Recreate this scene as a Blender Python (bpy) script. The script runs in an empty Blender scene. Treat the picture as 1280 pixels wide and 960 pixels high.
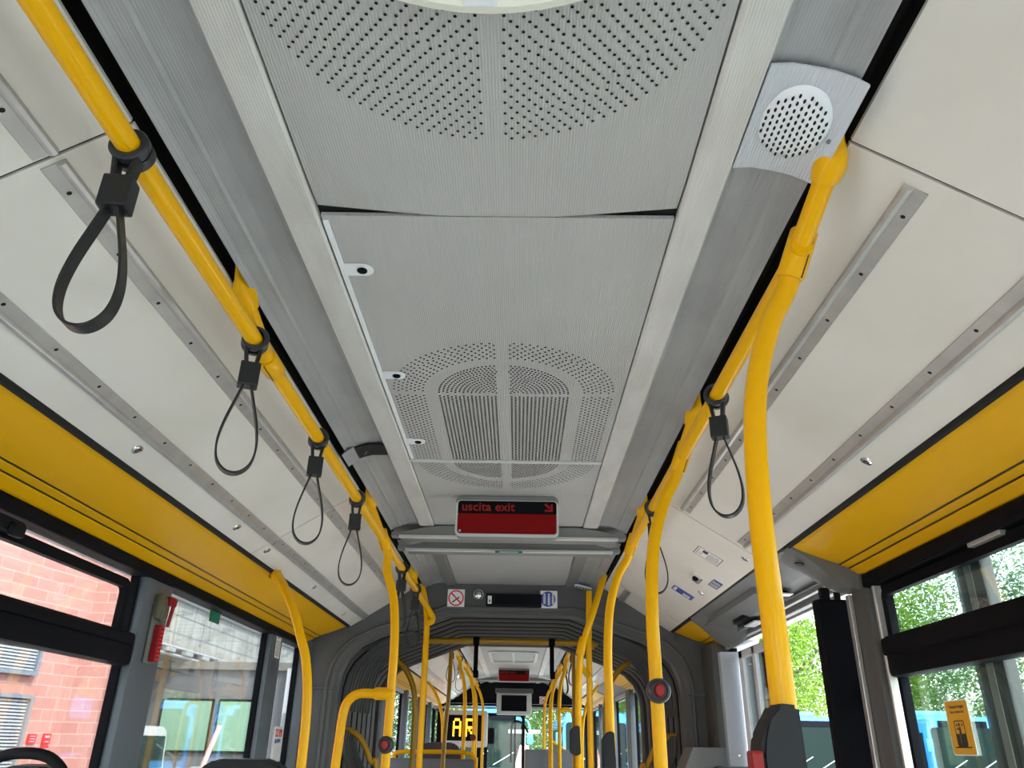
import bpy, bmesh, math, random
from mathutils import Vector, Matrix
random.seed(7)
S = bpy.context.scene
C = S.collection
PI = math.pi

# ------------------------------------------------------------------ materials
def mat(name, col, rough=.5, metal=0, spec=.5, bump=None, var=None, coat=0, emit=None, trans=None):
    m = bpy.data.materials.new(name); m.use_nodes = True
    nt = m.node_tree; n = nt.nodes; l = nt.links
    b = n['Principled BSDF']
    b.inputs['Base Color'].default_value = (*col, 1)
    b.inputs['Roughness'].default_value = rough
    b.inputs['Metallic'].default_value = metal
    b.inputs['Specular IOR Level'].default_value = spec
    b.inputs['Coat Weight'].default_value = coat
    if emit:
        b.inputs['Emission Color'].default_value = (*emit[0], 1); b.inputs['Emission Strength'].default_value = emit[1]
    tc = n.new('ShaderNodeTexCoord')
    if var:            # var = (scale, amount, colour) : soft dirt patches
        mp = n.new('ShaderNodeMapping'); mp.inputs['Scale'].default_value = var[3] if len(var) > 3 else (1, 1, 1)
        l.new(tc.outputs['Object'], mp.inputs[0])
        t = n.new('ShaderNodeTexNoise'); t.inputs['Scale'].default_value = var[0]; t.inputs['Detail'].default_value = 5
        l.new(mp.outputs[0], t.inputs['Vector'])
        r = n.new('ShaderNodeMapRange'); r.inputs[1].default_value = .38; r.inputs[2].default_value = .72; r.inputs[4].default_value = var[1]
        l.new(t.outputs['Fac'], r.inputs[0])
        x = n.new('ShaderNodeMix'); x.data_type = 'RGBA'
        x.inputs[6].default_value = (*col, 1); x.inputs[7].default_value = (*var[2], 1)
        l.new(r.outputs[0], x.inputs[0]); l.new(x.outputs[2], b.inputs['Base Color'])
    if bump:           # ('ribs', period, strength) or ('noise', scale, strength)
        bp = n.new('ShaderNodeBump'); bp.inputs['Strength'].default_value = bump[2]; bp.inputs['Distance'].default_value = .001
        if bump[0] == 'ribs':
            sp = n.new('ShaderNodeSeparateXYZ'); l.new(tc.outputs['Object'], sp.inputs[0])
            a = n.new('ShaderNodeMath'); a.operation = 'MULTIPLY'; a.inputs[1].default_value = 2*PI/bump[1]
            s = n.new('ShaderNodeMath'); s.operation = 'SINE'
            l.new(sp.outputs[0], a.inputs[0]); l.new(a.outputs[0], s.inputs[0]); l.new(s.outputs[0], bp.inputs['Height'])
        else:
            t2 = n.new('ShaderNodeTexNoise'); t2.inputs['Scale'].default_value = bump[1]; t2.inputs['Detail'].default_value = 4
            l.new(tc.outputs['Object'], t2.inputs['Vector']); l.new(t2.outputs['Fac'], bp.inputs['Height'])
        l.new(bp.outputs[0], b.inputs['Normal'])
    return m

def glass_mat(name, tint, gloss=.12, haze=None):
    m = bpy.data.materials.new(name); m.use_nodes = True
    nt = m.node_tree; n = nt.nodes; l = nt.links
    n.remove(n['Principled BSDF'])
    tr = n.new('ShaderNodeBsdfTransparent'); tr.inputs[0].default_value = (*tint, 1)
    gl = n.new('ShaderNodeBsdfGlossy'); gl.inputs['Roughness'].default_value = .02
    fr = n.new('ShaderNodeFresnel'); fr.inputs[0].default_value = 1.45
    mu = n.new('ShaderNodeMath'); mu.operation = 'MULTIPLY'; mu.inputs[1].default_value = gloss*8
    mu.use_clamp = True
    l.new(fr.outputs[0], mu.inputs[0])
    mx = n.new('ShaderNodeMixShader'); l.new(mu.outputs[0], mx.inputs[0]); l.new(tr.outputs[0], mx.inputs[1]); l.new(gl.outputs[0], mx.inputs[2])
    last = mx
    if haze:
        df = n.new('ShaderNodeBsdfDiffuse'); df.inputs[0].default_value = (*haze[0], 1)
        m2 = n.new('ShaderNodeMixShader'); m2.inputs[0].default_value = haze[1]
        l.new(mx.outputs[0], m2.inputs[1]); l.new(df.outputs[0], m2.inputs[2]); last = m2
    l.new(last.outputs[0], n['Material Output'].inputs[0])
    return m

def brick_mat(name, c1, c2, mortar, w, h, rot):
    m = mat(name, c1, .9); nt = m.node_tree; n = nt.nodes; l = nt.links
    tc = n.new('ShaderNodeTexCoord'); mp = n.new('ShaderNodeMapping'); mp.inputs['Rotation'].default_value = rot
    br = n.new('ShaderNodeTexBrick'); br.inputs['Scale'].default_value = 1
    br.inputs['Color1'].default_value = (*c1, 1); br.inputs['Color2'].default_value = (*c2, 1); br.inputs['Mortar'].default_value = (*mortar, 1)
    br.inputs['Brick Width'].default_value = w; br.inputs['Row Height'].default_value = h; br.inputs['Mortar Size'].default_value = .006
    br.inputs['Bias'].default_value = -.1
    l.new(tc.outputs['Object'], mp.inputs[0]); l.new(mp.outputs[0], br.inputs['Vector'])
    l.new(br.outputs['Color'], n['Principled BSDF'].inputs['Base Color'])
    return m

def leaf_mat(name, c, c2):
    m = bpy.data.materials.new(name); m.use_nodes = True
    nt = m.node_tree; n = nt.nodes; l = nt.links
    b = n['Principled BSDF']; b.inputs['Roughness'].default_value = .6; b.inputs['Specular IOR Level'].default_value = .2
    g = n.new('ShaderNodeNewGeometry')
    x = n.new('ShaderNodeMix'); x.data_type = 'RGBA'; x.inputs[6].default_value = (*c, 1); x.inputs[7].default_value = (*c2, 1)
    l.new(g.outputs['Random Per Island'], x.inputs[0]); l.new(x.outputs[2], b.inputs['Base Color'])
    t = n.new('ShaderNodeBsdfTranslucent'); l.new(x.outputs[2], t.inputs[0])
    mx = n.new('ShaderNodeMixShader'); mx.inputs[0].default_value = .5
    l.new(b.outputs[0], mx.inputs[1]); l.new(t.outputs[0], mx.inputs[2]); l.new(mx.outputs[0], n['Material Output'].inputs[0])
    return m

M = {}
M['yellow'] = mat('yellow_paint', (.76, .39, .0006), .34, spec=.12, coat=.14)
M['yellow_dark'] = mat('yellow_tube_dark', (.50, .27, .01), .35)  # darker, browner yellow for the tubes around the bellows
M['cove'] = mat('yellow_panel', (.70, .365, .0015), .42, spec=.12, var=(1.6, .35, (.70, .36, .006)))
M['panel'] = mat('white_side_panel', (.68, .655, .605), .5, var=(3.2, .7, (.58, .545, .48)), bump=('noise', 5, .15))
M['rib'] = mat('ribbed_ceiling', (.42, .415, .405), .45, bump=('ribs', .0046, .35), var=(2.5, .5, (.375, .37, .355)))
M['alu'] = mat('ribbed_aluminium_strip', (.62, .615, .59), .42, metal=.15, bump=('ribs', .0046, .3), var=(6, .5, (.46, .44, .41), (3, 1, 1)))
M['channel'] = mat('grey_channel_panel', (.33, .34, .345), .36, bump=('ribs', .0046, .2), var=(5, .6, (.22, .225, .23), (2, 1, 1)), metal=.1)
M['rail'] = mat('brushed_aluminium', (.50, .49, .475), .36, metal=.55, var=(4, .6, (.38, .37, .36), (1, 6, 1)))
M['dark'] = mat('black_plastic', (.005, .006, .008), .55, spec=.12)
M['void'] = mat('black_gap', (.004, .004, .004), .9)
M['rubber'] = mat('black_rubber', (.003, .0035, .006), .6, spec=.08)
M['strap'] = mat('strap_plastic', (.012, .013, .015), .42, spec=.35)
M['collar'] = mat('collar_plastic', (.022, .025, .030), .38, spec=.4)
M['grey'] = mat('grey_blue_trim', (.085, .102, .120), .42, spec=.4)
M['greymid'] = mat('grey_moulding', (.135, .14, .14), .5)
M['greydark'] = mat('dark_grey_bulkhead', (.085, .089, .090), .5, spec=.3)
M['beam'] = mat('grey_beam', (.19, .195, .19), .42, metal=.1)
M['beamlip'] = mat('pale_beam_lip', (.52, .53, .52), .35)
M['white'] = mat('white_plastic', (.75, .77, .80), .38)
M['whitespk'] = mat('speaker_grey', (.55, .58, .62), .42, bump=('ribs', .0046, .5))
M['cream'] = mat('cream_ring', (.80, .80, .70), .4)
M['bellow'] = mat('bellows_fabric', (.08, .083, .084), .55, bump=('noise', 30, .2))
M['chrome'] = mat('chrome', (.8, .8, .8), .15, metal=1)
M['red'] = mat('red_plastic', (.24, .003, .007), .35, spec=.3)
M['redsign'] = mat('red_sign_face', (.19, .002, .0015), .4, spec=.12)
M['redink'] = mat('red_lettering', (.28, .014, .012), .5, spec=.15)
M['redprint'] = mat('red_print', (.65, .02, .03), .5)
M['blueprint'] = mat('blue_print', (.03, .07, .33), .5)
M['navyprint'] = mat('navy_print', (.02, .04, .17), .5)
M['greenprint'] = mat('green_sticker', (.015, .12, .05), .4)
M['tealprint'] = mat('teal_print', (.02, .25, .18), .5)
M['paper'] = mat('white_sticker', (.75, .75, .74), .45)
M['ink'] = mat('black_print', (.02, .02, .02), .5)
M['inkgrey'] = mat('grey_print', (.25, .25, .25), .5)
M['ystick'] = mat('orange_sticker', (.68, .36, .012), .5)
M['olive'] = mat('olive_holder', (.085, .085, .05), .45)
M['screen'] = mat('black_screen', (.003, .004, .006), .35, spec=.08)
M['led'] = mat('amber_led', (.8, .3, .01), .5, emit=((1, .32, .01), 3.5))
M['led2'] = mat('warning_lamp', (.8, .2, .05), .5, emit=((1, .2, .04), 1.5))
M['fabric'] = mat('seat_fabric', (.05, .045, .06), .9, bump=('noise', 200, .5))
M['seatshell'] = mat('seat_shell', (.012, .014, .018), .5, spec=.25)
M['greyshell'] = mat('partition_grey', (.13, .15, .17), .5)
M['floor'] = mat('grey_vinyl_floor', (.50, .49, .47), .7, var=(40, .5, (.42, .42, .41)))
M['wallin'] = mat('lower_wall_lining', (.42, .44, .46), .5)
M['doorpanel'] = mat('pale_grey_door_panel', (.42, .47, .52), .4)
M['glass'] = glass_mat('window_glass', (.93, .96, .95), .06)
M['glassR'] = glass_mat('window_glass_tinted', (.88, .95, .93), .045)
M['doorglass'] = glass_mat('door_glass', (.8, .88, .86), .3)
M['roofmat'] = mat('outer_roof', (.6, .6, .6), .6)
M['asphalt'] = mat('pale_concrete_yard', (.42, .41, .39), .95, var=(.7, .5, (.34, .33, .31)))
M['slat'] = mat('pale_louvre_slat', (.30, .31, .33), .5)
M['brick'] = brick_mat('pink_block_wall', (.36, .185, .160), (.33, .150, .128), (.44, .29, .26), .42, .14, (PI/2, 0, 0))
M['louvre'] = mat('louvre_blue_grey', (.13, .155, .19), .5)
M['concrete'] = mat('stained_concrete', (.24, .24, .225), .9, var=(2.0, .9, (.10, .10, .095), (1, 3, .5)))
M['soffit'] = mat('soffit_brown_grey', (.13, .12, .105), .9, var=(.5, .7, (.08, .075, .07)))
M['shedwall'] = mat('shed_wall', (.11, .11, .115), .9, var=(1.5, .8, (.06, .06, .065), (1, 1, .3)))
M['steel'] = mat('galvanised_steel', (.30, .31, .32), .4, metal=.4)
M['glowgreen'] = mat('glowing_green_pane', (.12, .20, .14), .3, emit=((.30, .55, .38), .16))  # emission stands in for daylight coming through the shed windows
M['busblue'] = mat('sky_blue_bus_paint', (.05, .34, .80), .25, coat=.6)
M['busglass'] = mat('bus_dark_glass', (.010, .020, .018), .3, spec=.06)
M['tyre'] = mat('tyre', (.02, .02, .02), .8)
M['vanwhite'] = mat('van_white', (.34, .345, .35), .3)
M['bark'] = mat('bark', (.12, .09, .06), .9)
M['leafA'] = leaf_mat('leaf_bright', (.13, .26, .025), (.24, .38, .06))
M['leafB'] = leaf_mat('leaf_mid', (.06, .15, .04), (.13, .24, .07))
M['wood'] = mat('barrier_pink', (.7, .35, .33), .6)

# ------------------------------------------------------------------ object helpers
def link(name, me, m, parent=None):
    o = bpy.data.objects.new(name, me); C.objects.link(o)
    if m is not None:
        me.materials.append(m)
    if parent: o.parent = parent
    return o
def obj(name, bm, m, parent=None, smooth=False):
    me = bpy.data.meshes.new(name)
    bmesh.ops.recalc_face_normals(bm, faces=bm.faces)
    bm.to_mesh(me); bm.free()
    if smooth:
        for p in me.polygons: p.use_smooth = True
        try: me.set_sharp_from_angle(angle=math.radians(38))
        except Exception: pass
    return link(name, me, m, parent)
def tag(o, label, cat, group=None):
    o['label'] = label; o['category'] = cat
    if group: o['group'] = group
    return o
def thing(name, label, cat, loc=(0, 0, 0), rz=0, group=None):
    o = bpy.data.objects.new(name, None); C.objects.link(o); o.location = loc; o.rotation_euler = (0, 0, rz)
    o.empty_display_size = .1
    return tag(o, label, cat, group)
def struct(o, kind='structure'):
    o['kind'] = kind; return o
def sempty(name):
    o = bpy.data.objects.new(name, None); C.objects.link(o); o['kind'] = 'structure'; return o
def plabel(o, t):
    o['label'] = t; return o
def BM(): return bmesh.new()
def box(bm, c, s, bev=0, seg=2, rot=None):
    t = bmesh.new(); bmesh.ops.create_cube(t, size=1)
    bmesh.ops.scale(t, vec=s, verts=t.verts)
    if bev: bmesh.ops.bevel(t, geom=t.edges[:], offset=bev, segments=seg, affect='EDGES', profile=.6)
    if rot is not None: bmesh.ops.transform(t, matrix=rot.to_4x4(), verts=t.verts)
    bmesh.ops.translate(t, vec=c, verts=t.verts)
    me = bpy.data.meshes.new('t'); t.to_mesh(me); t.free(); bm.from_mesh(me); bpy.data.meshes.remove(me)
    return bm
def bx(lo, hi, bev=0, bm=None):
    bm = bm or BM()
    return box(bm, [(a+b)/2 for a, b in zip(lo, hi)], [abs(b-a) for a, b in zip(lo, hi)], bev)
def frame_of(d):
    d = d.normalized(); u = Vector((0, 0, 1)) if abs(d.z) < .9 else Vector((0, 1, 0))
    a = d.cross(u).normalized(); b = a.cross(d).normalized(); return a, b
def smooth_path(pts, n=8):
    pts = [Vector(p) for p in pts]; out = []
    for i in range(len(pts)-1):
        p0 = pts[max(i-1, 0)]; p1 = pts[i]; p2 = pts[i+1]; p3 = pts[min(i+2, len(pts)-1)]
        for k in range(n):
            t = k/n
            out.append(.5*((2*p1)+(-p0+p2)*t+(2*p0-5*p1+4*p2-p3)*t*t+(-p0+3*p1-3*p2+p3)*t**3))
    out.append(pts[-1]); return out
def tube(bm, pts, r, seg=18, closed=False, cap=True, sec=None):
    """sweep a circle (or the section sec = list of (a, b)) along pts, parallel transported"""
    pts = [Vector(p) for p in pts]; n = len(pts); rings = []
    a = None
    for i, p in enumerate(pts):
        if closed: d = pts[(i+1) % n]-pts[i-1]
        else: d = pts[min(i+1, n-1)]-pts[max(i-1, 0)]
        d.normalize()
        if a is None: a, b = frame_of(d)
        else:
            a = (a-d*a.dot(d)).normalized(); b = a.cross(d).normalized()
        rr = r[i] if isinstance(r, (list, tuple)) else r
        if sec: rings.append([bm.verts.new(p+a*s[0]+b*s[1]) for s in sec])
        else: rings.append([bm.verts.new(p+(a*math.cos(2*PI*k/seg)+b*math.sin(2*PI*k/seg))*rr) for k in range(seg)])
    m = len(rings[0])
    rng = range(n if closed else n-1)
    for i in rng:
        A = rings[i]; B = rings[(i+1) % n]
        for k in range(m): bm.faces.new((A[k], A[(k+1) % m], B[(k+1) % m], B[k]))
    if cap and not closed:
        bm.faces.new(rings[0][::-1]); bm.faces.new(rings[-1])
    return bm
def lathe(bm, prof, axis, origin, seg=24, start=None):
    """prof = list of (radius, height along axis)"""
    axis = Vector(axis).normalized(); a, b = frame_of(axis); o = Vector(origin); rings = []
    for r, h in prof:
        if r < 1e-6: rings.append([bm.verts.new(o+axis*h)])
        else: rings.append([bm.verts.new(o+axis*h+(a*math.cos(2*PI*k/seg)+b*math.sin(2*PI*k/seg))*r) for k in range(seg)])
    for A, B in zip(rings, rings[1:]):
        if len(A) == 1 and len(B) == 1: continue
        for k in range(seg):
            k2 = (k+1) % seg
            if len(A) == 1: bm.faces.new((A[0], B[k], B[k2]))
            elif len(B) == 1: bm.faces.new((A[k], A[k2], B[0]))
            else: bm.faces.new((A[k], A[k2], B[k2], B[k]))
    return bm
def extr(bm, poly, y0, y1, axis='y', closed=True):
    """extrude an x,z polygon along y (axis y); thin closed solids"""
    def P(p, h): return (p[0], h, p[1]) if axis == 'y' else ((h, p[0], p[1]) if axis == 'x' else (p[0], p[1], h))
    A = [bm.verts.new(P(p, y0)) for p in poly]; B = [bm.verts.new(P(p, y1)) for p in poly]
    n = len(poly)
    for k in range(n if closed else n-1): bm.faces.new((A[k], A[(k+1) % n], B[(k+1) % n], B[k]))
    if closed: bm.faces.new(A[::-1]); bm.faces.new(B)
    return bm
def sheet(bm, pts, y0, y1, t=.004, up=1):
    """a bent sheet: x,z polyline given thickness t upward, extruded along y"""
    top = [(x, z+t*up) for x, z in pts[::-1]]
    return extr(bm, list(pts)+top, y0, y1)
def disc(bm, c, n, r, seg=8, a=None, b=None, rb=None):
    n = Vector(n).normalized()
    if a is None: a, b = frame_of(n)
    rb = rb or r; c = Vector(c)
    bm.faces.new([bm.verts.new(c+a*math.cos(2*PI*k/seg)*r+b*math.sin(2*PI*k/seg)*rb) for k in range(seg)])
def dup(root, loc=None, rz=None, label=None, group=None, shift=None, flip=False):
    r = root.copy(); C.objects.link(r)
    if loc is not None: r.location = loc
    if shift is not None: r.location = Vector(root.location)+Vector(shift)
    if rz is not None: r.rotation_euler = (0, 0, rz)
    if label: r['label'] = label
    if group: r['group'] = group
    for ch in list(root.children):
        c = ch.copy(); C.objects.link(c); c.parent = r
        for g in list(ch.children):
            d = g.copy(); C.objects.link(d); d.parent = c
    return r
def text(body, size, m, parent, mtx, name='lettering', ext=.0008, align='LEFT', space=1.0):
    cu = bpy.data.curves.new(name, 'FONT'); cu.body = body; cu.size = size; cu.extrude = ext; cu.align_x = align; cu.space_character = space; cu.offset = size*.018
    cu.materials.append(m)
    tmp = bpy.data.objects.new(name, cu); C.objects.link(tmp); bpy.context.view_layer.update()
    me = bpy.data.meshes.new_from_object(tmp.evaluated_get(bpy.context.evaluated_depsgraph_get())); bpy.data.objects.remove(tmp)
    o = bpy.data.objects.new(name, me); C.objects.link(o); o.parent = parent; o.matrix_basis = mtx
    if not me.materials: me.materials.append(m)
    return o
def basis(o, x, y):
    x = Vector(x).normalized(); y = Vector(y).normalized(); z = x.cross(y).normalized()
    return Matrix(((x.x, y.x, z.x, o[0]), (x.y, y.y, z.y, o[1]), (x.z, y.z, z.z, o[2]), (0, 0, 0, 1)))
def flat(bm, mtx, x0, y0, x1, y1, h=.001, z=0):
    """thin raised rectangle in a local frame"""
    t = bmesh.new(); bmesh.ops.create_cube(t, size=1); bmesh.ops.scale(t, vec=(abs(x1-x0), abs(y1-y0), h), verts=t.verts)
    bmesh.ops.translate(t, vec=((x0+x1)/2, (y0+y1)/2, z+h/2), verts=t.verts); bmesh.ops.transform(t, matrix=mtx, verts=t.verts)
    me = bpy.data.meshes.new('t'); t.to_mesh(me); t.free(); bm.from_mesh(me); bpy.data.meshes.remove(me)
def flatpoly(bm, mtx, pts, h=.001, z=0):
    A = [bm.verts.new(mtx@Vector((x, y, z))) for x, y in pts]; B = [bm.verts.new(mtx@Vector((x, y, z+h))) for x, y in pts]
    n = len(pts)
    for k in range(n): bm.faces.new((A[k], A[(k+1) % n], B[(k+1) % n], B[k]))
    bm.faces.new(A[::-1]); bm.faces.new(B)
def rrect(x0, y0, x1, y1, r, n=5):
    out = []
    for cx, cy, a0 in ((x1-r, y1-r, 0), (x0+r, y1-r, 90), (x0+r, y0+r, 180), (x1-r, y0+r, 270)):
        for k in range(n+1):
            a = math.radians(a0+90*k/n); out.append((cx+r*math.cos(a), cy+r*math.sin(a)))
    return out
def circ(cx, cy, r, n=24): return [(cx+r*math.cos(2*PI*k/n), cy+r*math.sin(2*PI*k/n)) for k in range(n)]
def ringpoly(bm, mtx, outer, inner, h=.001, z=0):
    n = len(outer)
    vs = [[bm.verts.new(mtx@Vector((p[0], p[1], zz))) for p in ps] for ps in (outer, inner) for zz in (z, z+h)]
    o0, o1, i0, i1 = vs
    for k in range(n):
        j = (k+1) % n
        bm.faces.new((o1[k], o1[j], i1[j], i1[k])); bm.faces.new((o0[k], i0[k], i0[j], o0[j]))
        bm.faces.new((o0[k], o0[j], o1[j], o1[k])); bm.faces.new((i0[k], i1[k], i1[j], i0[j]))

# ------------------------------------------------------------------ camera
def camera():
    p, r, y = (math.radians(v) for v in (25.2, 1.1, .8))
    fw = Vector((math.sin(-y)*math.cos(p), math.cos(y)*math.cos(p), math.sin(p)))
    rt = Vector((math.cos(y), math.sin(y), 0)); up = rt.cross(fw)
    r2 = rt*math.cos(r)+up*math.sin(r); u2 = -rt*math.sin(r)+up*math.cos(r)
    cd = bpy.data.cameras.new('camera'); cd.sensor_width = 36; cd.lens = 961/1280*36; cd.clip_start = .02; cd.clip_end = 400
    co = bpy.data.objects.new('camera', cd); C.objects.link(co)
    co.matrix_world = Matrix(((r2.x, u2.x, -fw.x, .049), (r2.y, u2.y, -fw.y, 0), (r2.z, u2.z, -fw.z, 1.43), (0, 0, 0, 1)))
    S.camera = co
camera()

# section of the coach body
Y0, Y1 = -2.6, 4.66           # rear car, inside
F0, F1 = 6.45, 12.6           # front car
SL = (-.245/.385)             # slope of the side panels
def slope(x): return 2.29+(abs(x)-.545)*SL
NL = Vector((.245, 0, -.385)).normalized()    # left panel, inward-down normal
NR = Vector((-.245, 0, -.385)).normalized()

# ------------------------------------------------------------------ the shell
def shell(y0, y1, roof_name='ceiling'):
    bm = BM(); bx((-1.27, y0, 2.42), (1.27, y1, 2.50), 0, bm)
    for s in (-1, 1):
        a, b = sorted((s*1.22, s*1.27)); bx((a, y0, 1.955), (b, y1, 2.42), 0, bm)
    struct(obj(roof_name, bm, M['roofmat']))
shell(Y0-.05, 4.75); shell(6.35, F1+.05)
bm = BM(); bx((-1.27, Y0-.05, -.06), (1.27, F1+.9, 0), 0, bm); struct(obj('floor', bm, M['floor']))
bm = BM(); bx((-1.27, Y0-.06, 0), (1.27, Y0, .75), 0, bm); bx((-1.27, Y0-.06, 2.1), (1.27, Y0, 2.45), 0, bm)
for s_ in (-1, 1): bx((s_*1.19-.08, Y0-.06, .7), (s_*1.19+.08, Y0, 2.15), 0, bm)
struct(obj('wall_rear', bm, M['greyshell']))

# backing above the ceiling gaps
for (a, b) in ((Y0, 4.72), (F0, F1)):
    bm = BM()
    for s in (-1, 1):
        p = [(s*.515, 2.335), (s*.56, 2.335), (s*.56, 2.30), (s*.96, 2.06), (s*.97, 2.08), (s*.56, 2.36), (s*.515, 2.36)]
        extr(bm, p, a, b)
    struct(obj('trim_1', bm, M['void']))

# ceiling of both cars: aluminium strips and grey channels
for ci, (a, b, cut) in enumerate(((Y0, 3.30, 0), (3.52, Y1, 0), (F0, F1, 1))):
    bm = BM()
    for s in (-1, 1):
        sheet(bm, [(s*.325, 2.296), (s*.330, 2.292), (s*.386, 2.292), (s*.391, 2.300)], a, b, .012)
    o = struct(obj('trim_2', bm, M['alu'] if ci != 1 else M['beam'])); 
    for s in (-1, 1):
        pr = [(s*.388, 2.300), (s*.40, 2.304), (s*.44, 2.302), (s*.468, 2.294), (s*.472, 2.289), (s*.480, 2.288), (s*.50, 2.280), (s*.512, 2.270), (s*.515, 2.280)]
        bm = BM(); sheet(bm, pr, a, b, .008)
        struct(obj('trim_3', bm, M['channel'], smooth=False))

# ---- perforated centre panels
def stad(x, y, cy0, cy1, R):
    """distance ratio inside a stadium with straight middle cy0..cy1 and end radius R"""
    yy = 0 if cy0 <= y <= cy1 else (y-cy1 if y > cy1 else y-cy0)
    return math.hypot(x, yy)/R
def holes_disc(bm, ycut0, ycut1, cy0, cy1, Rx, ring, z=2.2988, kx=.0029):
    n = Vector((0, 0, -1)); ax = Vector((1, 0, 0)); ay = Vector((0, 1, 0))
    k = int(Rx/ring)
    inner = cy1 > cy0+.0 and ycut0 > 0
    for i in range(2, k+1):
        r = i*ring
        if inner and .585*Rx < r < .70*Rx: continue
        dense = inner and r < .6*Rx
        step = ring*(.95 if dense else 1.75)
        cnt = max(2, round(PI*r/2/step))
        for q in (0, 1):
            for c in range(cnt+1):
                th = (c+.5*(i % 2))/cnt*PI/2
                if th > PI/2: continue
                x0 = math.cos(th)*r; y0 = math.sin(th)*r
                for sx in (-1, 1):
                    x = sx*x0
                    if abs(x) < .016: continue
                    y = cy1+y0 if q == 0 else cy0-y0
                    if q == 0 and y < cy1+.010 or q == 1 and y > cy0-.010: continue
                    if ycut0+.006 < y < ycut1-.006 and abs(x) < .318: disc(bm, (x, y, z), n, kx, 7, ax, ay)
        st_ = step; y = cy0+.012+(.5*st_ if i % 2 else 0)
        while y < cy1-.010:
            for sx in (-1, 1):
                if r > .018 and ycut0+.006 < y < ycut1-.006 and r < .316: disc(bm, (sx*r, y, z), n, kx, 7, ax, ay)
            y += st_

def ceiling_plate(name, label, y0, y1, droop=False):
    t = thing(name, label, 'ceiling panel', (0, (y0+y1)/2, 2.3))
    bm = BM(); cy = (y0+y1)/2
    if not droop:
        bx((-.322, y0-cy, 0), (.322, y1-cy, .008), 0, bm)
    else:
        nx = 24; rows = []
        ys = [y0-cy, y1-cy-.10, y1-cy-.05, y1-cy]
        for yi, yy in enumerate(ys):
            row = []
            for k in range(nx+1):
                x = -.322+.644*k/nx; f = max(0, (abs(x)-.10)/.222)
                dz = .004*f**1.2*(0, 0, .3, 1)[yi]
                row.append((x, yy-(.017*f**1.1-.006*(1-f) if yi == 3 else 0), dz))
            rows.append(row)
        for dz in (0, .003):
            V = [[bm.verts.new((p[0], p[1], p[2]+dz)) for p in r] for r in rows]
            for i in range(len(V)-1):
                for k in range(nx): bm.faces.new((V[i][k], V[i][k+1], V[i+1][k+1], V[i+1][k]))
            if dz == 0: W = V
        for k in range(nx): bm.faces.new((W[-1][k], W[-1][k+1], V[-1][k+1], V[-1][k]))
    obj('plate', bm, M['rib'], t)
    return t, cy
near, cyn = ceiling_plate('ceiling_panel', 'ribbed grey ceiling panel around the cream vent ring, sagging at its edge', -1.2, 1.128, True)
bm = BM(); holes_disc(bm, -1.2, 1.12, -.16, .625, .312, .0107, 2.2985, .0026)
bmesh.ops.translate(bm, vec=(0, -cyn, -2.3), verts=bm.verts); obj('perforation', bm, M['void'], near)
vent = thing('roof_vent', 'round cream vent ring at the top edge of the picture', 'vent', (0, .34, 2.3))
bm = BM(); R = .355
lathe(bm, [(R-.06, .0), (R-.045, .022), (R-.02, .028), (R-.004, .020), (R, 0)], (0, 0, -1), (0, 0, 0), 64); obj('ring', bm, M['cream'], vent, True)
bm = BM(); lathe(bm, [(0, .012), (R-.07, .012), (R-.055, .002)], (0, 0, -1), (0, 0, 0), 48); obj('cover', bm, M['white'], vent, True)
bm = BM(); box(bm, (-.01, R-.028, -.024), (.045, .018, .010), .004); obj('latch', bm, M['white'], vent)

bm = BM(); bx((-.33, 1.08, 2.312), (.33, 1.16, 2.32), 0, bm); struct(obj('trim_45', bm, M['void']))
hatch, cyh = ceiling_plate('ceiling_hatch', 'long ribbed grey ceiling hatch with rounded perforated grille and locks', 1.137, 2.452)
bm = BM(); holes_disc(bm, 1.137, 2.452, 1.915, 2.46, .303, .0110, 2.2985, .0031)
bmesh.ops.translate(bm, vec=(0, -cyh, -2.3), verts=bm.verts); obj('perforation', bm, M['void'], hatch)
bm = BM(); box(bm, (-.316, 0, -.002), (.010, 1.29, .005), .001)
for yy in (1.309, 1.799, 2.281):
    flatpoly(bm, basis((0, yy-cyh, -.001), (1, 0, 0), (0, -1, 0)), [(-.314, -.020), (-.274, -.020)]+[(-.274+.020*math.cos(a), .020*math.sin(a)) for a in [math.radians(q) for q in range(-75, 90, 15)]]+[(-.274, .020), (-.314, .020), (-.311, 0)], .003, 0)
obj('edge_strip', bm, M['white'], hatch)
for yy in (1.309, 1.799, 2.281):
    bm = BM(); lathe(bm, [(.0105, .001), (.0105, .004), (.0085, .0055), (.0085, .0035), (.0045, .0035), (.0045, .005), (0, .005)], (0, 0, -1), (-.277, yy-cyh, -.002), 20)
    plabel(obj('lock', bm, M['dark'], hatch, True), 'round black quarter-turn lock')
bm = BM(); box(bm, (0, 2.457-cyh, -.004), (.645, .014, .008), .002); obj('end_strip', bm, M['beamlip'], hatch)
third, cyt = ceiling_plate('ceiling_panel', 'short ribbed ceiling panel with perforations just behind the near exit sign', 2.466, 3.30)
bm = BM(); holes_disc(bm, 2.470, 3.30, 1.915, 2.46, .303, .0110, 2.2985, .0031)
bmesh.ops.translate(bm, vec=(0, -cyt, -2.3), verts=bm.verts); obj('perforation', bm, M['void'], third)
for (a, b, lb) in ((3.52, Y1, 'plain grey ceiling panel between the roof beam and the bellows bulkhead'), (-2.55, -1.21, 'plain grey ceiling panel at the rear end')):
    p, _ = ceiling_plate('ceiling_panel', lb, a, b)

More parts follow.
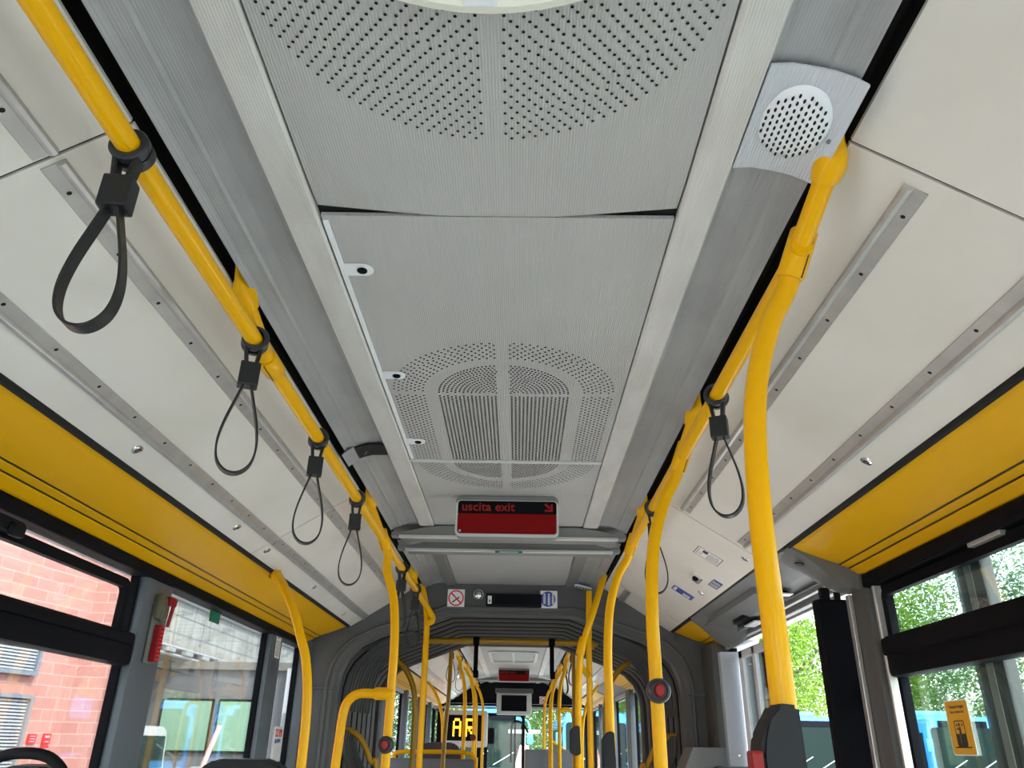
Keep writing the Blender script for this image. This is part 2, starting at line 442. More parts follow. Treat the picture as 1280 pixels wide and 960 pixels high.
# dark flap opening in the left channel, loudspeaker in the right one
t = thing('ceiling_flap', 'black gap with broken latch in the left grey channel beside the hatch', 'flap', (0, 2.35, 2.29))
bm = BM(); sheet(bm, [(-.392, .007), (-.44, .006), (-.468, -.001), (-.482, -.006)], -.048, .048, -.004); obj('opening', bm, M['void'], t)
bm = BM(); tube(bm, [(-.470, .03, -.004), (-.455, .0, -.012), (-.445, -.02, -.010)], .0015, 6); obj('latch_wire', bm, M['chrome'], t)
bm = BM(); sheet(bm, [(-.484, -.008), (-.50, -.018), (-.517, -.034)], -.055, .055, -.004); obj('end_piece', bm, M['channel'], t)

t = thing('loudspeaker', 'square pale grey loudspeaker cover with round slotted grille beside yellow bracket', 'loudspeaker', (.45, .885, 2.28))
bm = BM(); sheet(bm, [(-.060, .016), (-.03, .018), (0, .012), (.03, .003), (.055, -.010), (.070, -.022)], -.105, .105, -.004); obj('cover', bm, M['whitespk'], t)
rotp = Matrix.Rotation(math.radians(17), 3, 'Y')
bm = BM(); bmr = BM()
lathe(bm, [(0, .012), (.030, .0115), (.045, .009), (.054, .004), (.0575, -.002), (.0585, -.008)], (0, 0, -1), (0, 0, 0), 40)
bmesh.ops.scale(bm, vec=(.93, 1.22, 1), verts=bm.verts); bmesh.ops.transform(bm, matrix=rotp.to_4x4(), verts=bm.verts); bmesh.ops.translate(bm, vec=(.003, -.004, .004), verts=bm.verts)
g = obj('grille', bm, M['white'], t, True)
bm = BM()
for i in range(-5, 6):
    x = i*.0092
    for j in range(-9, 10):
        y = (j+.5*(i % 2))*.0108
        if math.hypot(x, y) < .051:
            hz = -.0131+(.0030*(math.hypot(x, y)/.045)**2.2)
            c = rotp@Vector((x*.93, y*1.22, hz)); disc(bm, (c.x+.003, c.y-.004, c.z+.004), rotp@Vector((0, 0, -1)), .0020, 8, rotp@Vector((1, 0, 0)), Vector((0, 1, 0)), .0046)
obj('slots', bm, M['void'], g)
bm = BM(); lathe(bm, [(0, .002), (.004, .002), (.0045, 0)], (0, 0, -1), (.058, .012, -.016), 12); obj('screw', bm, M['greymid'], t)

# ---- side ceiling panels with their rails and screws
def side_panel(s, y0, y1, label, rails, screws, extra=None):
    t = thing('side_ceiling_panel', label, 'ceiling panel', (s*.74, (y0+y1)/2, slope(.74)))
    ox, oy, oz = t.location
    g = .003
    bm = BM()
    pts = [(s*.553, slope(.553)), (s*.74, slope(.74)-.001), (s*.928, slope(.928))]
    sheet(bm, [(x-ox, z-oz) for x, z in pts], y0-oy+g, y1-oy-g, .006); obj('sheet', bm, M['panel'], t)
    N = NL if s < 0 else NR; D = Vector((s*.385, 0, -.245)).normalized()
    for (xc, ra, rb, side) in rails:
        # a flat strip with a rounded bead along one edge
        bm = BM(); c = Vector((s*xc-ox, 0, slope(xc)-oz))
        pr = [c-D*.020+N*.001, c-D*.020+N*.004, c-D*.0165+N*.010, c-D*.0105+N*.0115, c-D*.005+N*.008, c-D*.003+N*.004, c+D*.019+N*.0035, c+D*.020+N*.001] if side > 0 else \
             [c+D*.020+N*.001, c+D*.020+N*.004, c+D*.0165+N*.010, c+D*.0105+N*.0115, c+D*.005+N*.008, c+D*.003+N*.004, c-D*.019+N*.0035, c-D*.020+N*.001]
        extr(bm, [(p.x, p.z) for p in pr], ra-oy, rb-oy); r_ = obj('rail', bm, M['rail'], t, True)
        bm = BM(); n_ = max(1, int((rb-ra)/.135)); 
        for k in range(n_):
            yy = ra+.06+k*.1665
            if yy > rb-.03: break
            q = c+D*(.008*side)+N*.0042; disc(bm, (q.x, yy-oy, q.z), N, .0042, 10)
        obj('rivets', bm, M['void'], r_)
    for (x, yy) in screws:
        bm = BM(); c = Vector((s*x-ox, yy-oy, slope(x)-oz))
        lathe(bm, [(.015, 0), (.014, .003), (.009, .0045), (.0085, .002), (.004, .002), (.004, .0055), (0, .006)], N, c, 18)
        sc_ = plabel(obj('screw', bm, M['chrome'], t, True), 'chrome quarter-turn screw')
        bm = BM(); disc(bm, c+N*.0032, N, .0080, 12); box(bm, c+N*.006, (.012, .003, .001)); obj('slot', bm, M['ink'], sc_)
    return t
side_panel(-1, Y0, .893, 'white side ceiling panel at the top left corner of the picture', [(.664, Y0, .885, 1), (.848, Y0, .885, -1)], [])
side_panel(-1, .893, 2.79, 'long white side ceiling panel behind the four near left hand straps', [(.664, .905, 2.785, 1), (.848, .90, 2.785, -1)], [(.89, 1.765), (.89, 2.505)])
side_panel(-1, 2.79, Y1, 'white side ceiling panel on the left running up to the bellows arch', [(.664, 2.80, Y1, 1), (.848, 2.80, Y1, -1)], [(.889, 2.843), (.89, 3.571), (.90, 4.30)])
side_panel(1, Y0, .92, 'plain white side ceiling panel at the top right corner of the picture', [], [])
side_panel(1, .92, 2.78, 'long white side ceiling panel behind the thickest yellow pole', [(.655, .95, 2.74, 1), (.848, .95, 2.74, -1)], [(.889, 1.774), (.886, 2.70)])
pR = side_panel(1, 2.78, 4.33, 'white side ceiling panel carrying the stickers above the door', [], [(.886, 2.862), (.879, 3.588)])
side_panel(1, 4.33, Y1, 'narrow white side ceiling panel on the right beside the bellows arch', [(.655, 4.34, Y1, 1)], [])

def on_slope(x, y, s=1):      # local frame on the side panel: X away from the middle and down, Y toward... printed text reads from the aisle
    N = NR if s > 0 else NL
    D = Vector((s*.385, 0, -.245)).normalized()
    return basis(Vector((s*x, y, slope(x)))+N*.0004, D, N.cross(D))
def sticker(label, mtx, w, h, m, name='sticker'):
    t = thing(name, label, 'sticker'); t.matrix_basis = mtx
    bm = BM(); flat(bm, Matrix.Identity(4), -w/2, -h/2, w/2, h/2, .0012); obj('sheet', bm, m, t)
    return t
I4 = Matrix.Identity(4)
def bars(t, rects, m, name='print', z=.0012):
    bm = BM()
    for r in rects: flat(bm, I4, *r, .0004, z)
    return obj(name, bm, m, t)
t = sticker('white instruction sticker with black pictograms on the right ceiling panel', on_slope(.800, 3.065), .108, .105, M['paper'])
bars(t, [(-.054, -.0525, .054, -.050), (-.054, .050, .054, .0525), (-.054, -.05, -.051, .05), (.051, -.05, .054, .05)], M['ink'], 'border')
bars(t, [(-.028, .008, -.006, .040)], M['ink'], 'pictogram')
bars(t, [(-.046+.004*0, -.040, -.042, .03), (-.036, -.035, -.033, .0), (-.028, -.035, -.025, .0)] + [(-.001+i*.0055, -.040, .0015+i*.0055, .036 if i % 4 else .02) for i in range(9)], M['inkgrey'])
t = sticker('small dark blue sticker beside the door edge on the right ceiling panel', on_slope(.890, 3.35), .042, .115, M['navyprint'])
bars(t, [(-.017+i*.006, -.045, -.0145+i*.006, -.005) for i in range(6)] + [(-.017+i*.006, .006, -.0145+i*.006, .046-.006*(i % 3)) for i in range(6)], M['paper'])
t = sticker('long blue and white sticker on the right ceiling panel near the curved pole', on_slope(.832, 3.755), .108, .085, M['blueprint'])
bars(t, [(-.046, -.030, -.032, .030), (.004, -.034, .040, .004)], M['paper'])
bars(t, [(.006+i*.006, -.032, .008+i*.006, .002) for i in range(5)], M['blueprint'], 'small_print', .0017)
t = thing('emergency_release', 'small white emergency release box with black knob on right ceiling panel', 'emergency release'); t.matrix_basis = on_slope(.828, 3.41)
bm = BM(); flatpoly(bm, I4, rrect(-.030, -.055, .030, .055, .006), .006); obj('housing', bm, M['panel'], t)
bm = BM(); lathe(bm, [(.014, 0), (.013, .010), (.008, .014), (0, .014)], (0, 0, 1), (-.006, .012, .006), 16); obj('knob', bm, M['dark'], t, True)
bm = BM(); flat(bm, I4, -.012, -.045, .022, -.040, .004, .006); flat(bm, I4, .014, -.045, .022, .04, .004, .006); obj('slider', bm, M['inkgrey'], t)

# ---- yellow cove panels
def cove(s, y0, y1, label, loc_y=None):
    oy = (y0+y1)/2
    t = thing('cove_panel', label, 'cove panel', (s*1.04, oy, 2.0))
    pr = [(.938, 2.046), (.96, 2.034), (1.0, 2.018), (1.055, 1.998), (1.093, 1.986), (1.094, 1.992), (1.098, 1.992), (1.099, 1.982),
          (1.121, 1.974), (1.122, 1.980), (1.126, 1.980), (1.127, 1.969), (1.155, 1.952), (1.165, 1.949)]
    bm = BM(); sheet(bm, [(s*(x-1.04), z-2.0) for x, z in pr], y0-oy, y1-oy, .006)
    obj('panel', bm, M['cove'], t)
    bm = BM()
    for (xa, za) in ((1.096, 1.9842), (1.124, 1.9722)):
        sheet(bm, [(s*(xa-.0025-1.04), za-2.0), (s*(xa+.0025-1.04), za-2.0-.0008)], y0-oy, y1-oy, .0012)
    obj('groove', bm, M['ink'], t)
    bm = BM(); extr(bm, [(s*(x-1.04), z-2.0) for x, z in ((.928, 2.042), (.933, 2.037), (.941, 2.034), (.943, 2.042), (.93, 2.052))], y0-oy, y1-oy); plabel(obj('edge_seal', bm, M['void'], t), 'black rubber seal')
    return t
cove(-1, Y0, 4.62, 'long yellow cove panel above the left windows')
cove(1, Y0, 2.53, 'long yellow cove panel above the near right window')
cove(1, 4.12, 4.62, 'short yellow cove panel on the right between the door and the bellows')

# ------------------------------------------------------------------ roof beam pair
t = thing('roof_beam', 'grey roof beam with pale lip crossing the ceiling behind near exit sign', 'roof beam', (0, 3.33, 2.28))
def beam_mesh(bm, h, y, w=.49, hh=.035):
    pts = [(-w, -.022), (-w+.12, .006), (-.30, .014), (.30, .014), (w-.12, .006), (w, -.022), (w, -.034), (-w, -.034)]
    extr(bm, pts, y, y+.018)
bm = BM(); beam_mesh(bm, 0, -.03); bx((-.47, -.012, -.034), (.47, .075, -.022), .003, bm); obj('beam', bm, M['beam'], t)
bm = BM(); bx((-.475, -.036, -.042), (.475, -.020, -.028), .003, bm); obj('lip', bm, M['beamlip'], t)
for s in (-1, 1):
    bm = BM(); box(bm, (s*.485, -.01, -.024), (.05, .05, .022), .005); obj('end_cap', bm, M['beam'], t)
t2 = dup(t, loc=(0, 3.54, 2.272), label='grey roof beam with teal sticker, nearer the bellows of the pair')
ts = thing('sticker', 'thin teal sticker under the middle of the second roof beam', 'sticker', (0, 3.502, 2.232))
bm = BM(); box(bm, (.0, -.002, -.003), (.125, .006, .010), .001); obj('sheet', bm, M['tealprint'], ts)
bm = BM(); box(bm, (.0, -.0055, -.003), (.085, .001, .004)); obj('print', bm, M['paper'], ts)
bm = BM()
for s in (-1, 1): bx((s*.30-.22, 3.30, 2.30), (s*.30+.22, 3.56, 2.34), 0, bm)
struct(obj('trim_4', bm, M['greymid']))

# ------------------------------------------------------------------ exit signs
def exit_sign(loc, label, sc=1):
    t = thing('exit_sign', label, 'exit sign', loc)
    bm = BM(); 
    o_ = rrect(-.196, -.158, .196, .0, .02); 
    mt = basis((0, 0, 0), (1, 0, 0), (0, 0, 1))           # local z = -y, facing the camera
    flatpoly(bm, mt, o_, .045, -.045); obj('housing', bm, M['beam'], t)
    bm = BM(); ringpoly(bm, mt, rrect(-.196, -.158, .196, -.018, .020), rrect(-.188, -.148, .188, -.020, .012), .006, 0); obj('frame', bm, M['beamlip'], t)
    bm = BM(); flatpoly(bm, mt, [(-.188, -.070), (.188, -.070), (.188, -.02), (-.188, -.02)], .003, .0); obj('header', bm, M['screen'], t)
    bm = BM(); flatpoly(bm, mt, rrect(-.188, -.148, .188, -.070, .008), .003, 0); obj('face', bm, M['redsign'], t)
    bm = BM(); lathe(bm, [(.005, 0), (.004, .002), (0, .002)], (0, -1, 0), (-.178, -.003, -.137), 10); obj('screw', bm, M['rail'], t)
    text('uscita exit', .047, M['redink'], t, mt@Matrix.Translation((-.174, -.0585, .0035)), ext=.0006, space=1.04)
    bm = BM()
    flatpoly(bm, mt, [(.141, -.0315), (.149, -.0275), (.168, -.0445), (.160, -.050)][::-1], .0012, .0035)
    flatpoly(bm, mt, [(.166, -.030), (.174, -.030), (.174, -.060), (.143, -.060), (.143, -.052), (.166, -.052)][::-1], .0012, .0035)
    obj('arrow', bm, M['redink'], t)
    t.scale = (sc,)*3
    return t
sg = exit_sign((0.0, 2.86, 2.298), 'large red and black sign reading uscita exit hanging below the near ceiling')
dup(sg, loc=(.0, 10.15, 2.30), label='small distant red exit sign seen through the bellows above the monitor')

# ------------------------------------------------------------------ walls, pillars and windows
def wall(side):
    s = -1 if side == 'left' else 1
    bm = BM()
    def seg(y0, y1, z0, z1, x0=1.20, x1=1.27):
        a, b = sorted((s*x0, s*x1)); bx((a, y0, z0), (b, y1, z1), 0, bm)
    if s < 0: seg(Y0, 4.75, 0, .85); seg(Y0, 4.75, 1.925, 1.96, 1.18)
    else: seg(Y0, 2.62, 0, .85); seg(4.35, 4.75, 0, .85); seg(Y0, 2.62, 1.925, 1.96, 1.18); seg(4.10, 4.75, 1.925, 1.96, 1.18)
    seg(F0, F1, 0, .85); seg(F0, F1, 1.92, 1.96, 1.18)
    struct(obj('wall_'+side, bm, M['wallin']))
wall('left'); wall('right')
tn = [5]
def pillar(s, y0, y1, x0=1.13, m='grey', z0=.0, z1=1.965, bev=.02):
    bm = BM(); a, b = sorted((s*x0, s*1.224)); bx((a, y0, z0), (b, y1, z1), bev, bm)
    o = struct(obj('trim_%d' % tn[0], bm, M[m], smooth=True)); tn[0] += 1; return o
P1 = pillar(-1, 2.555, 2.755, 1.168, bev=.012); P2 = pillar(-1, 3.975, 4.17, 1.172, bev=.012); P3 = pillar(-1, 4.60, 4.70, 1.14)
pillar(-1, .25, .45, 1.135); pillar(-1, -1.6, -1.4, 1.135)
pillar(1, 2.50, 2.62, 1.15, 'greydark'); pillar(1, 4.42, 4.70, 1.10, 'greydark'); pillar(1, .2, .4, 1.14); pillar(1, -1.6, -1.4, 1.14)
wn = [1]
def window(s, y0, y1, z0=.85, z1=1.925, bar=None, gm='glass', sash=None, thick=.012):
    w = sempty('window_%d' % wn[0]); wn[0] += 1
    bm = BM(); a, b = sorted((s*1.195, s*1.224))
    bx((a, y0, z0), (b, y0+thick, z1), .004, bm); bx((a, y1-thick, z0), (b, y1, z1), .004, bm)
    bx((a, y0, z1-thick), (b, y1, z1), .004, bm); bx((a, y0, z0), (b, y1, z0+thick), .004, bm)
    obj('frame', bm, M['rubber'], w)
    bm = BM(); bx((s*1.212 if s > 0 else -1.216, y0, z0), (1.216 if s > 0 else -1.212, y1, z1), 0, bm); obj('pane', bm, M[gm], w)
    if bar:
        bm = BM(); a, b = sorted((s*1.165, s*1.225)); bx((a, y0+.005, bar[0]), (b, y1-.005, bar[1]), .016, bm)
        a, b = sorted((s*1.155, s*1.20)); bx((a, y0+.02, bar[0]+.06), (b, y1-.03, bar[1]-.008), .010, bm); obj('crossbar', bm, M['rubber'], w, True)
    if sash:                      # sliding sash frame with rounded corner above the bar
        sy0, sy1, sz0, sz1, th = sash
        mt = basis((s*1.185, 0, 0), (0, 1, 0), (0, 0, 1)) if s < 0 else basis((s*1.185, 0, 0), (0, -1, 0), (0, 0, 1))
        q = 1 if s < 0 else -1
        ya, yb = sorted((q*sy0, q*sy1))
        bm = BM(); ringpoly(bm, mt, rrect(ya, sz0, yb, sz1, .035), rrect(ya+th, sz0+.01, yb-th, sz1-th, .018), .020, -.012)
        obj('sash', bm, M['rubber'], w)
    return w
w1 = window(-1, .45, 2.555, bar=(1.635, 1.735), sash=(.9, 2.465, 1.70, 1.884, .028), thick=.012)
bm = BM(); box(bm, (-1.17, 1.78, 1.885), (.03, .12, .035), .010); box(bm, (-1.15, 1.80, 1.875), (.02, .05, .035), .010); obj('latch', bm, M['dark'], w1, True)
window(-1, 2.755, 3.975); window(-1, 4.17, 4.60); window(-1, -1.4, .25); window(-1, -2.55, -1.6)
w6 = window(1, .4, 2.50, z1=1.925, bar=(1.635, 1.755), gm='glassR', sash=(.7, 2.455, 1.72, 1.90, .030), thick=.03)
bm = BM(); bx((1.228, 1.985, .85), (1.262, 2.115, 1.93), .006, bm); m1 = obj('outer_post', bm, M['greydark'], w6)  # plain post for the dark upright seen through the pane
bm = BM(); bx((1.2255, 2.03, .86), (1.230, 2.03+.03, 1.93), .001, bm); obj('outer_post_strip', bm, M['rail'], m1)
bm = BM(); box(bm, (1.172, 1.84, 1.905), (.02, .14, .022), .004); obj('latch', bm, M['rail'], w6)
window(1, -1.4, .2, gm='glassR'); window(1, -2.55, -1.6, gm='glassR')
window(1, 4.345, 4.42, z0=.1, gm='glassR', thick=.01)
# inner head trims between cove and glass
bm = BM(); bx((-1.20, Y0, 1.912), (-1.158, 4.62, 1.950), .008, bm); struct(obj('trim_%d' % tn[0], bm, M['rubber'])); tn[0] += 1
bm = BM(); bx((1.150, Y0, 1.905), (1.20, 2.52, 1.950), .01, bm); struct(obj('trim_%d' % tn[0], bm, M['rubber'])); tn[0] += 1
# light jamb strip by the door
bm = BM(); bx((1.16, 2.462, .85), (1.185, 2.476, 1.91), .003, bm); bx((1.135, 2.60, .3), (1.15, 2.625, 1.90), .003, bm); struct(obj('trim_%d' % tn[0], bm, M['rail'])); tn[0] += 1

# ------------------------------------------------------------------ doors on the right
d = sempty('door_1')
bm = BM(); bx((1.045, 2.650, .05), (1.235, 2.695, 1.895), .010, bm); obj('leaf', bm, M['rubber'], d)
bm = BM(); box(bm, (1.165, 2.635, 1.60), (.03, .02, .05), .003); plabel(obj('bracket', bm, M['beam'], d), 'small grey bracket')
bm = BM(); bx((1.07, 2.66, 1.885), (1.10, 2.685, 1.935), .003, bm); bx((1.12, 2.66, 1.885), (1.135, 2.685, 1.935), .003, bm); obj('hanger', bm, M['dark'], d)
d = sempty('door_2')
bm = BM(); bx((1.115, 4.29, .05), (1.215, 4.345, 1.90), .004, bm); obj('panel', bm, M['doorpanel'], d)
for zz in (1.84, 1.405):
    bm = BM(); lathe(bm, [(.008, 0), (.006, .003), (0, .003)], (0, -1, 0), (1.165, 4.289, zz), 12); obj('screw', bm, M['chrome'], d)
bm = BM()
for (ya, yb) in ((3.98, 4.02), (4.20, 4.27)): bx((1.205, ya, .05), (1.235, yb, 1.90), .004, bm)
bx((1.205, 3.62, .05), (1.235, 3.66, 1.90), .004, bm); bx((1.205, 3.62, 1.86), (1.235, 4.27, 1.90), .004, bm); obj('leaf_frame', bm, M['white'], d)
bm = BM(); bx((1.216, 3.66, .1), (1.222, 4.20, 1.86), 0, bm); obj('pane', bm, M['doorglass'], d)

t = thing('door_mechanism', 'grey door operating gear housing above the open right door', 'door mechanism', (1.05, 3.3, 1.97))
bm = BM(); extr(bm, [(-.115, .070), (.02, .030), (.19, -.005), (.19, .05), (0, .11), (-.11, .085)], -.70, .82); obj('base_plate', bm, M['greymid'], t)
bm = BM(); extr(bm, [(-.06, .052), (-.055, .030), (.03, -.002), (.06, .0), (.06, .03)], -.15, .78); obj('cover', bm, M['greymid'], t)
# curved end housings
def endcap(y0, y1, flip):
    bm = BM(); n = 6; rows = []
    prof = [(-.112, .072), (-.07, .045), (-.03, .012), (.02, -.035), (.06, -.060), (.10, -.066), (.13, -.05), (.145, .0), (.145, .05)]
    prof2 = [(-.112, .074), (-.07, .058), (-.03, .040), (.02, .022), (.06, .008), (.10, -.002), (.13, -.005), (.145, .0), (.145, .05)]
    k = 7
    for i in range(k+1):
        f = i/k; w = math.sin(min(1, f*1.6)*PI/2)
        if flip: w = math.sin(min(1, (1-f)*1.6)*PI/2)
        rows.append([bm.verts.new((a[0]*w+b[0]*(1-w), y0+(y1-y0)*f, a[1]*w+b[1]*(1-w))) for a, b in zip(prof, prof2)])
    for A, B in zip(rows, rows[1:]):
        for q in range(len(A)-1): bm.faces.new((A[q], A[q+1], B[q+1], B[q]))
    bm.faces.new(rows[0]); bm.faces.new(rows[-1][::-1])
    return bm
obj('end_housing', endcap(-.77, -.56, True), M['greymid'], t, True)
obj('end_housing', endcap(.62, .86, False), M['greymid'], t, True)
for (x, y, z) in ((-.075, -.50, .049), (-.075, -.38, .049), (-.06, -.70, .030)):
    bm = BM(); lathe(bm, [(.016, 0), (.016, .003), (.012, .004), (0, .003)], (-.25, 0, -1), (x, y, z), 16); obj('port', bm, M['dark'], t)
bm = BM(); box(bm, (.035, .35, .010), (.07, .20, .045), .018); box(bm, (.05, .40, -.012), (.05, .12, .02), .008); obj('motor', bm, M['dark'], t, True)
bm = BM(); box(bm, (.035, -.15, .018), (.06, .16, .035), .012); obj('roller', bm, M['dark'], t, True)
bm = BM(); box(bm, (.06, .30, -.024), (.05, .16, .008), .003); obj('bright_plate', bm, M['beamlip'], t)
bm = BM(); box(bm, (.03, -.22, .008), (.05, .12, .006), .002); obj('bright_plate', bm, M['beamlip'], t)
bm = BM(); box(bm, (.135, .05, -.012), (.03, 1.46, .03), .006); box(bm, (.085, .05, -.004), (.02, 1.40, .02), .004); obj('track', bm, M['beam'], t)
bm = BM(); bx((.155, -.70, -.035), (.20, .82, -.015), .003, bm); obj('sill_strip', bm, M['rail'], t)

# ------------------------------------------------------------------ handrails
RX = .512; RZ = 2.190; TR = .0172
def rail_mount(parent, s, ym, yc):
    """ceiling fin, short tube down to the rail, split clamp"""
    top = Vector((s*.533, ym-.035, 2.320)); a = Vector((s*.528, ym+.02, 2.262)); b = Vector((s*RX, yc, RZ))
    bm = BM()
    dirv = (b-a).normalized()
    # teardrop fin
    secs = []
    path = [top, top.lerp(a, .45), top.lerp(a, .75), a, a+dirv*.022]
    ws = [(.004, .014), (.013, .024), (.024, .030), (.026, .027), (.022, .023)]
    rings = []
    side = Vector((1, 0, 0)); 
    for p, (w, h) in zip(path, ws):
        u = dirv.cross(side).normalized()
        rings.append([bm.verts.new(p+side*math.cos(2*PI*k/16)*w+u*math.sin(2*PI*k/16)*h) for k in range(16)])
    for A, B in zip(rings, rings[1:]):
        for k in range(16): bm.faces.new((A[k], A[(k+1) % 16], B[(k+1) % 16], B[k]))
    bm.faces.new(rings[0][::-1]); bm.faces.new(rings[-1])
    m = obj('mount', bm, M['yellow'], parent, True)
    bm = BM(); tube(bm, [a, b], TR); obj('stub_tube', bm, M['yellow'], m, True)
def clamp(parent, c, d, L=.075, r=.0235):
    bm = BM(); d = Vector(d).normalized(); c = Vector(c)
    tube(bm, [c-d*L/2, c-d*(L/2-.004), c+d*(L/2-.004), c+d*L/2], [r-.003, r, r, r-.003], 20)
    a, b = frame_of(d)
    o = obj('clamp', bm, M['yellow'], parent, True)
    bm = BM(); u = Vector((0, 0, -1)); u = (u-d*u.dot(d)).normalized(); w = u.cross(d)
    for sgn in (-1, 1):
        pass
    R_ = Matrix((w, d, u)).transposed()
    box(bm, c+u*(r-.0005), (.0022, L*.96, .003), 0, 1, R_); obj('seam_or_fold_shade', bm, M['ink'], o)
    return o
def make_rail(s, pts, label, mounts, clamps):
    t = thing('handrail', label, 'handrail', (s*RX, (pts[0][1]+pts[-1][1])/2, RZ))
    L = Vector(t.location)
    bm = BM(); tube(bm, [Vector(p)-L for p in pts], TR, 20); obj('tube', bm, M['yellow'], t, True)
    for ym, yc in mounts: 
        before = set(bpy.data.objects)
        rail_mount(t, s, ym, yc)
        for o in set(bpy.data.objects)-before:
            for v in o.data.vertices: v.co -= L
    for c in clamps: clamp(t, Vector((s*RX, c, RZ))-L, (0, 1, 0))
    return t
hookL = smooth_path([(-RX, 4.25, RZ), (-.502, 4.38, 2.176), (-.482, 4.50, 2.148), (-.458, 4.58, 2.112), (-.449, 4.600, 2.092), (-.452, 4.602, 2.074), (-.464, 4.600, 2.066), (-.476, 4.606, 2.070)], 6)
make_rail(-1, [(-RX, Y0+.1, RZ)]+[(-RX, y, RZ) for y in (0, 2, 3.5)]+hookL, 'long yellow handrail along the left of the ceiling carrying six straps', [(1.345, 1.50), (2.84, 3.10), (4.20, 4.33)], [1.53, 3.17])
make_rail(1, [(RX, 1.06, RZ), (RX, 2.0, RZ), (RX, 3.16, RZ)], 'yellow handrail along the right of the ceiling between two curved poles', [(.93, 1.09), (1.95, 2.10), (2.90, 3.10)], [])
make_rail(-1, [(-RX, 6.75, RZ), (-RX, 9, RZ), (-RX, 11.6, RZ)], 'distant yellow handrail on the left of the front car', [(7.1, 7.25), (9.4, 9.55)], [])
make_rail(1, [(RX, 6.75, RZ), (RX, 9, RZ), (RX, 11.6, RZ)], 'distant yellow handrail on the right of the front car', [(7.1, 7.25), (9.4, 9.55)], [])

# ---- poles
def pole(label, pts, m='yellow', cl=None, base=True, name='grab_pole', r=TR, foot=0.0, cat='grab pole'):
    o = Vector((pts[-1][0], pts[-1][1], foot))
    t = thing(name, label, cat, o)
    P = smooth_path(pts[:-1]+[pts[-1]], 7)
    bm = BM(); tube(bm, [p-o for p in P]+([Vector((0, 0, .0))] if base else []), r, 20); obj('tube', bm, M[m], t, True)
    if cl is not None:
        a = Vector(pts[0]); b = Vector(pts[1]); dd = (b-a).normalized()
        clamp(t, a+dd*cl-o, dd, .085, .0232)
    if base:
        bm = BM(); lathe(bm, [(.045, 0), (.045, .006), (.026, .014), (.020, .04)], (0, 0, 1), (0, 0, .001), 24); obj('floor_flange', bm, M[m], t, True)
    return t
def stop_button(parent, c, label, face=(0, -1, 0)):
    o = Vector(c)-Vector(parent.location); f = Vector(face)
    bm = BM(); lathe(bm, [(.0, -.012), (.026, -.012), (.030, 0), (.030, .018), (.027, .026), (.021, .029), (.020, .020), (0, .020)], f, o+f*.004, 32)
    h = plabel(obj('stop_button', bm, M['greymid'], parent, True), label); h.data.materials[0] = M['collar']
    bm = BM(); lathe(bm, [(.0165, .024), (.0165, .031), (.013, .036), (0, .037)], f, o+f*.004, 24)
    for v in bm.verts: v.co.x = o.x+(v.co.x-o.x)*.8
    obj('button', bm, M['red'], h, True)
def pcurve(s, y, xb=.405, cx=None):
    return [(s*RX, y-.03, RZ+.0), (s*(RX-.018), y-.005, RZ-.055), (s*(xb+.055), y, 2.07), (s*(xb+.022), y, 1.97), (s*(xb+.007), y, 1.87), (s*xb, y, 1.74), (s*xb, y, 1.6), (s*xb, y, 1.2), (s*xb, y, .6), (s*xb, y, .02)]
p1 = pole('thick near yellow pole bowing down in front of the open right door', pcurve(1, 1.115), cl=.0)
p2 = pole('curved yellow pole with a red stop button in front of the right ceiling stickers', pcurve(1, 2.12), cl=.0)
stop_button(p2, (.405, 2.12-.017, 1.562), 'round dark stop button housing with red push')
p3 = pole('curved yellow pole, third along the right, carrying a black ticket validator', pcurve(1, 3.18, .400), cl=.0)
pl = pole('curved left pole with red stop button and a side loop', pcurve(-1, 3.17, .437), cl=.0)
stop_button(pl, (-.437, 3.17-.017, 1.425), 'small round stop button housing with red push')
o = Vector(pl.location)
bm = BM(); tube(bm, [Vector(p)-o for p in smooth_path([(-.437, 3.17, 1.602), (-.50, 3.17, 1.602), (-.56, 3.17, 1.600), (-.597, 3.17, 1.575), (-.612, 3.17, 1.53), (-.618, 3.17, 1.42), (-.622, 3.17, 1.30), (-.625, 3.17, .9), (-.625, 3.17, .32)], 7)], TR, 20); obj('side_loop', bm, M['yellow'], pl, True)
clamp(pl, Vector((-.462, 3.17, 1.602))-o, (1, 0, 0), .075, .023)
p5 = pole('straight yellow pole below the end hook of the left handrail', [(-.528, 4.610, 2.285), (-.500, 4.622, 2.19), (-.484, 4.622, 2.08), (-.480, 4.622, 1.9), (-.477, 4.622, 1.3), (-.477, 4.622, .02)])
p4 = pole('slanting yellow pole before the bellows on the right with validator pad', [(.520, 4.30, 2.290), (.487, 4.25, 2.20), (.437, 4.2, 2.06), (.400, 4.2, 1.96), (.375, 4.2, 1.88), (.363, 4.2, 1.77), (.355, 4.2, 1.55), (.350, 4.2, .9), (.350, 4.2, .02)])
clamp(p4, Vector((.379, 4.2, 1.905))-Vector(p4.location), (.25, 0, 1), .09, .023)
o = Vector(p4.location)
bm = BM(); tube(bm, [Vector(p)-o for p in smooth_path([(.363, 4.2, 1.83), (.385, 4.3, 1.815), (.420, 4.45, 1.79), (.440, 4.55, 1.80)], 5)], .014, 14); obj('link_tube', bm, M['yellow'], p4, True)
pole('straight yellow pole just behind the slanting one at the right of the bellows', [(.455, 4.55, 2.25), (.447, 4.55, 1.9), (.443, 4.55, 1.3), (.443, 4.55, .02)], r=.0165)
pw = pole('curved yellow pole rising to the cove panel between the left windows', [(-.925, 3.10, 2.035), (-.865, 3.0, 1.985), (-.79, 2.93, 1.88), (-.737, 2.9, 1.77), (-.708, 2.9, 1.69), (-.687, 2.9, 1.56), (-.680, 2.9, 1.36), (-.68, 2.9, .8), (-.68, 2.9, .02)], r=.0165)
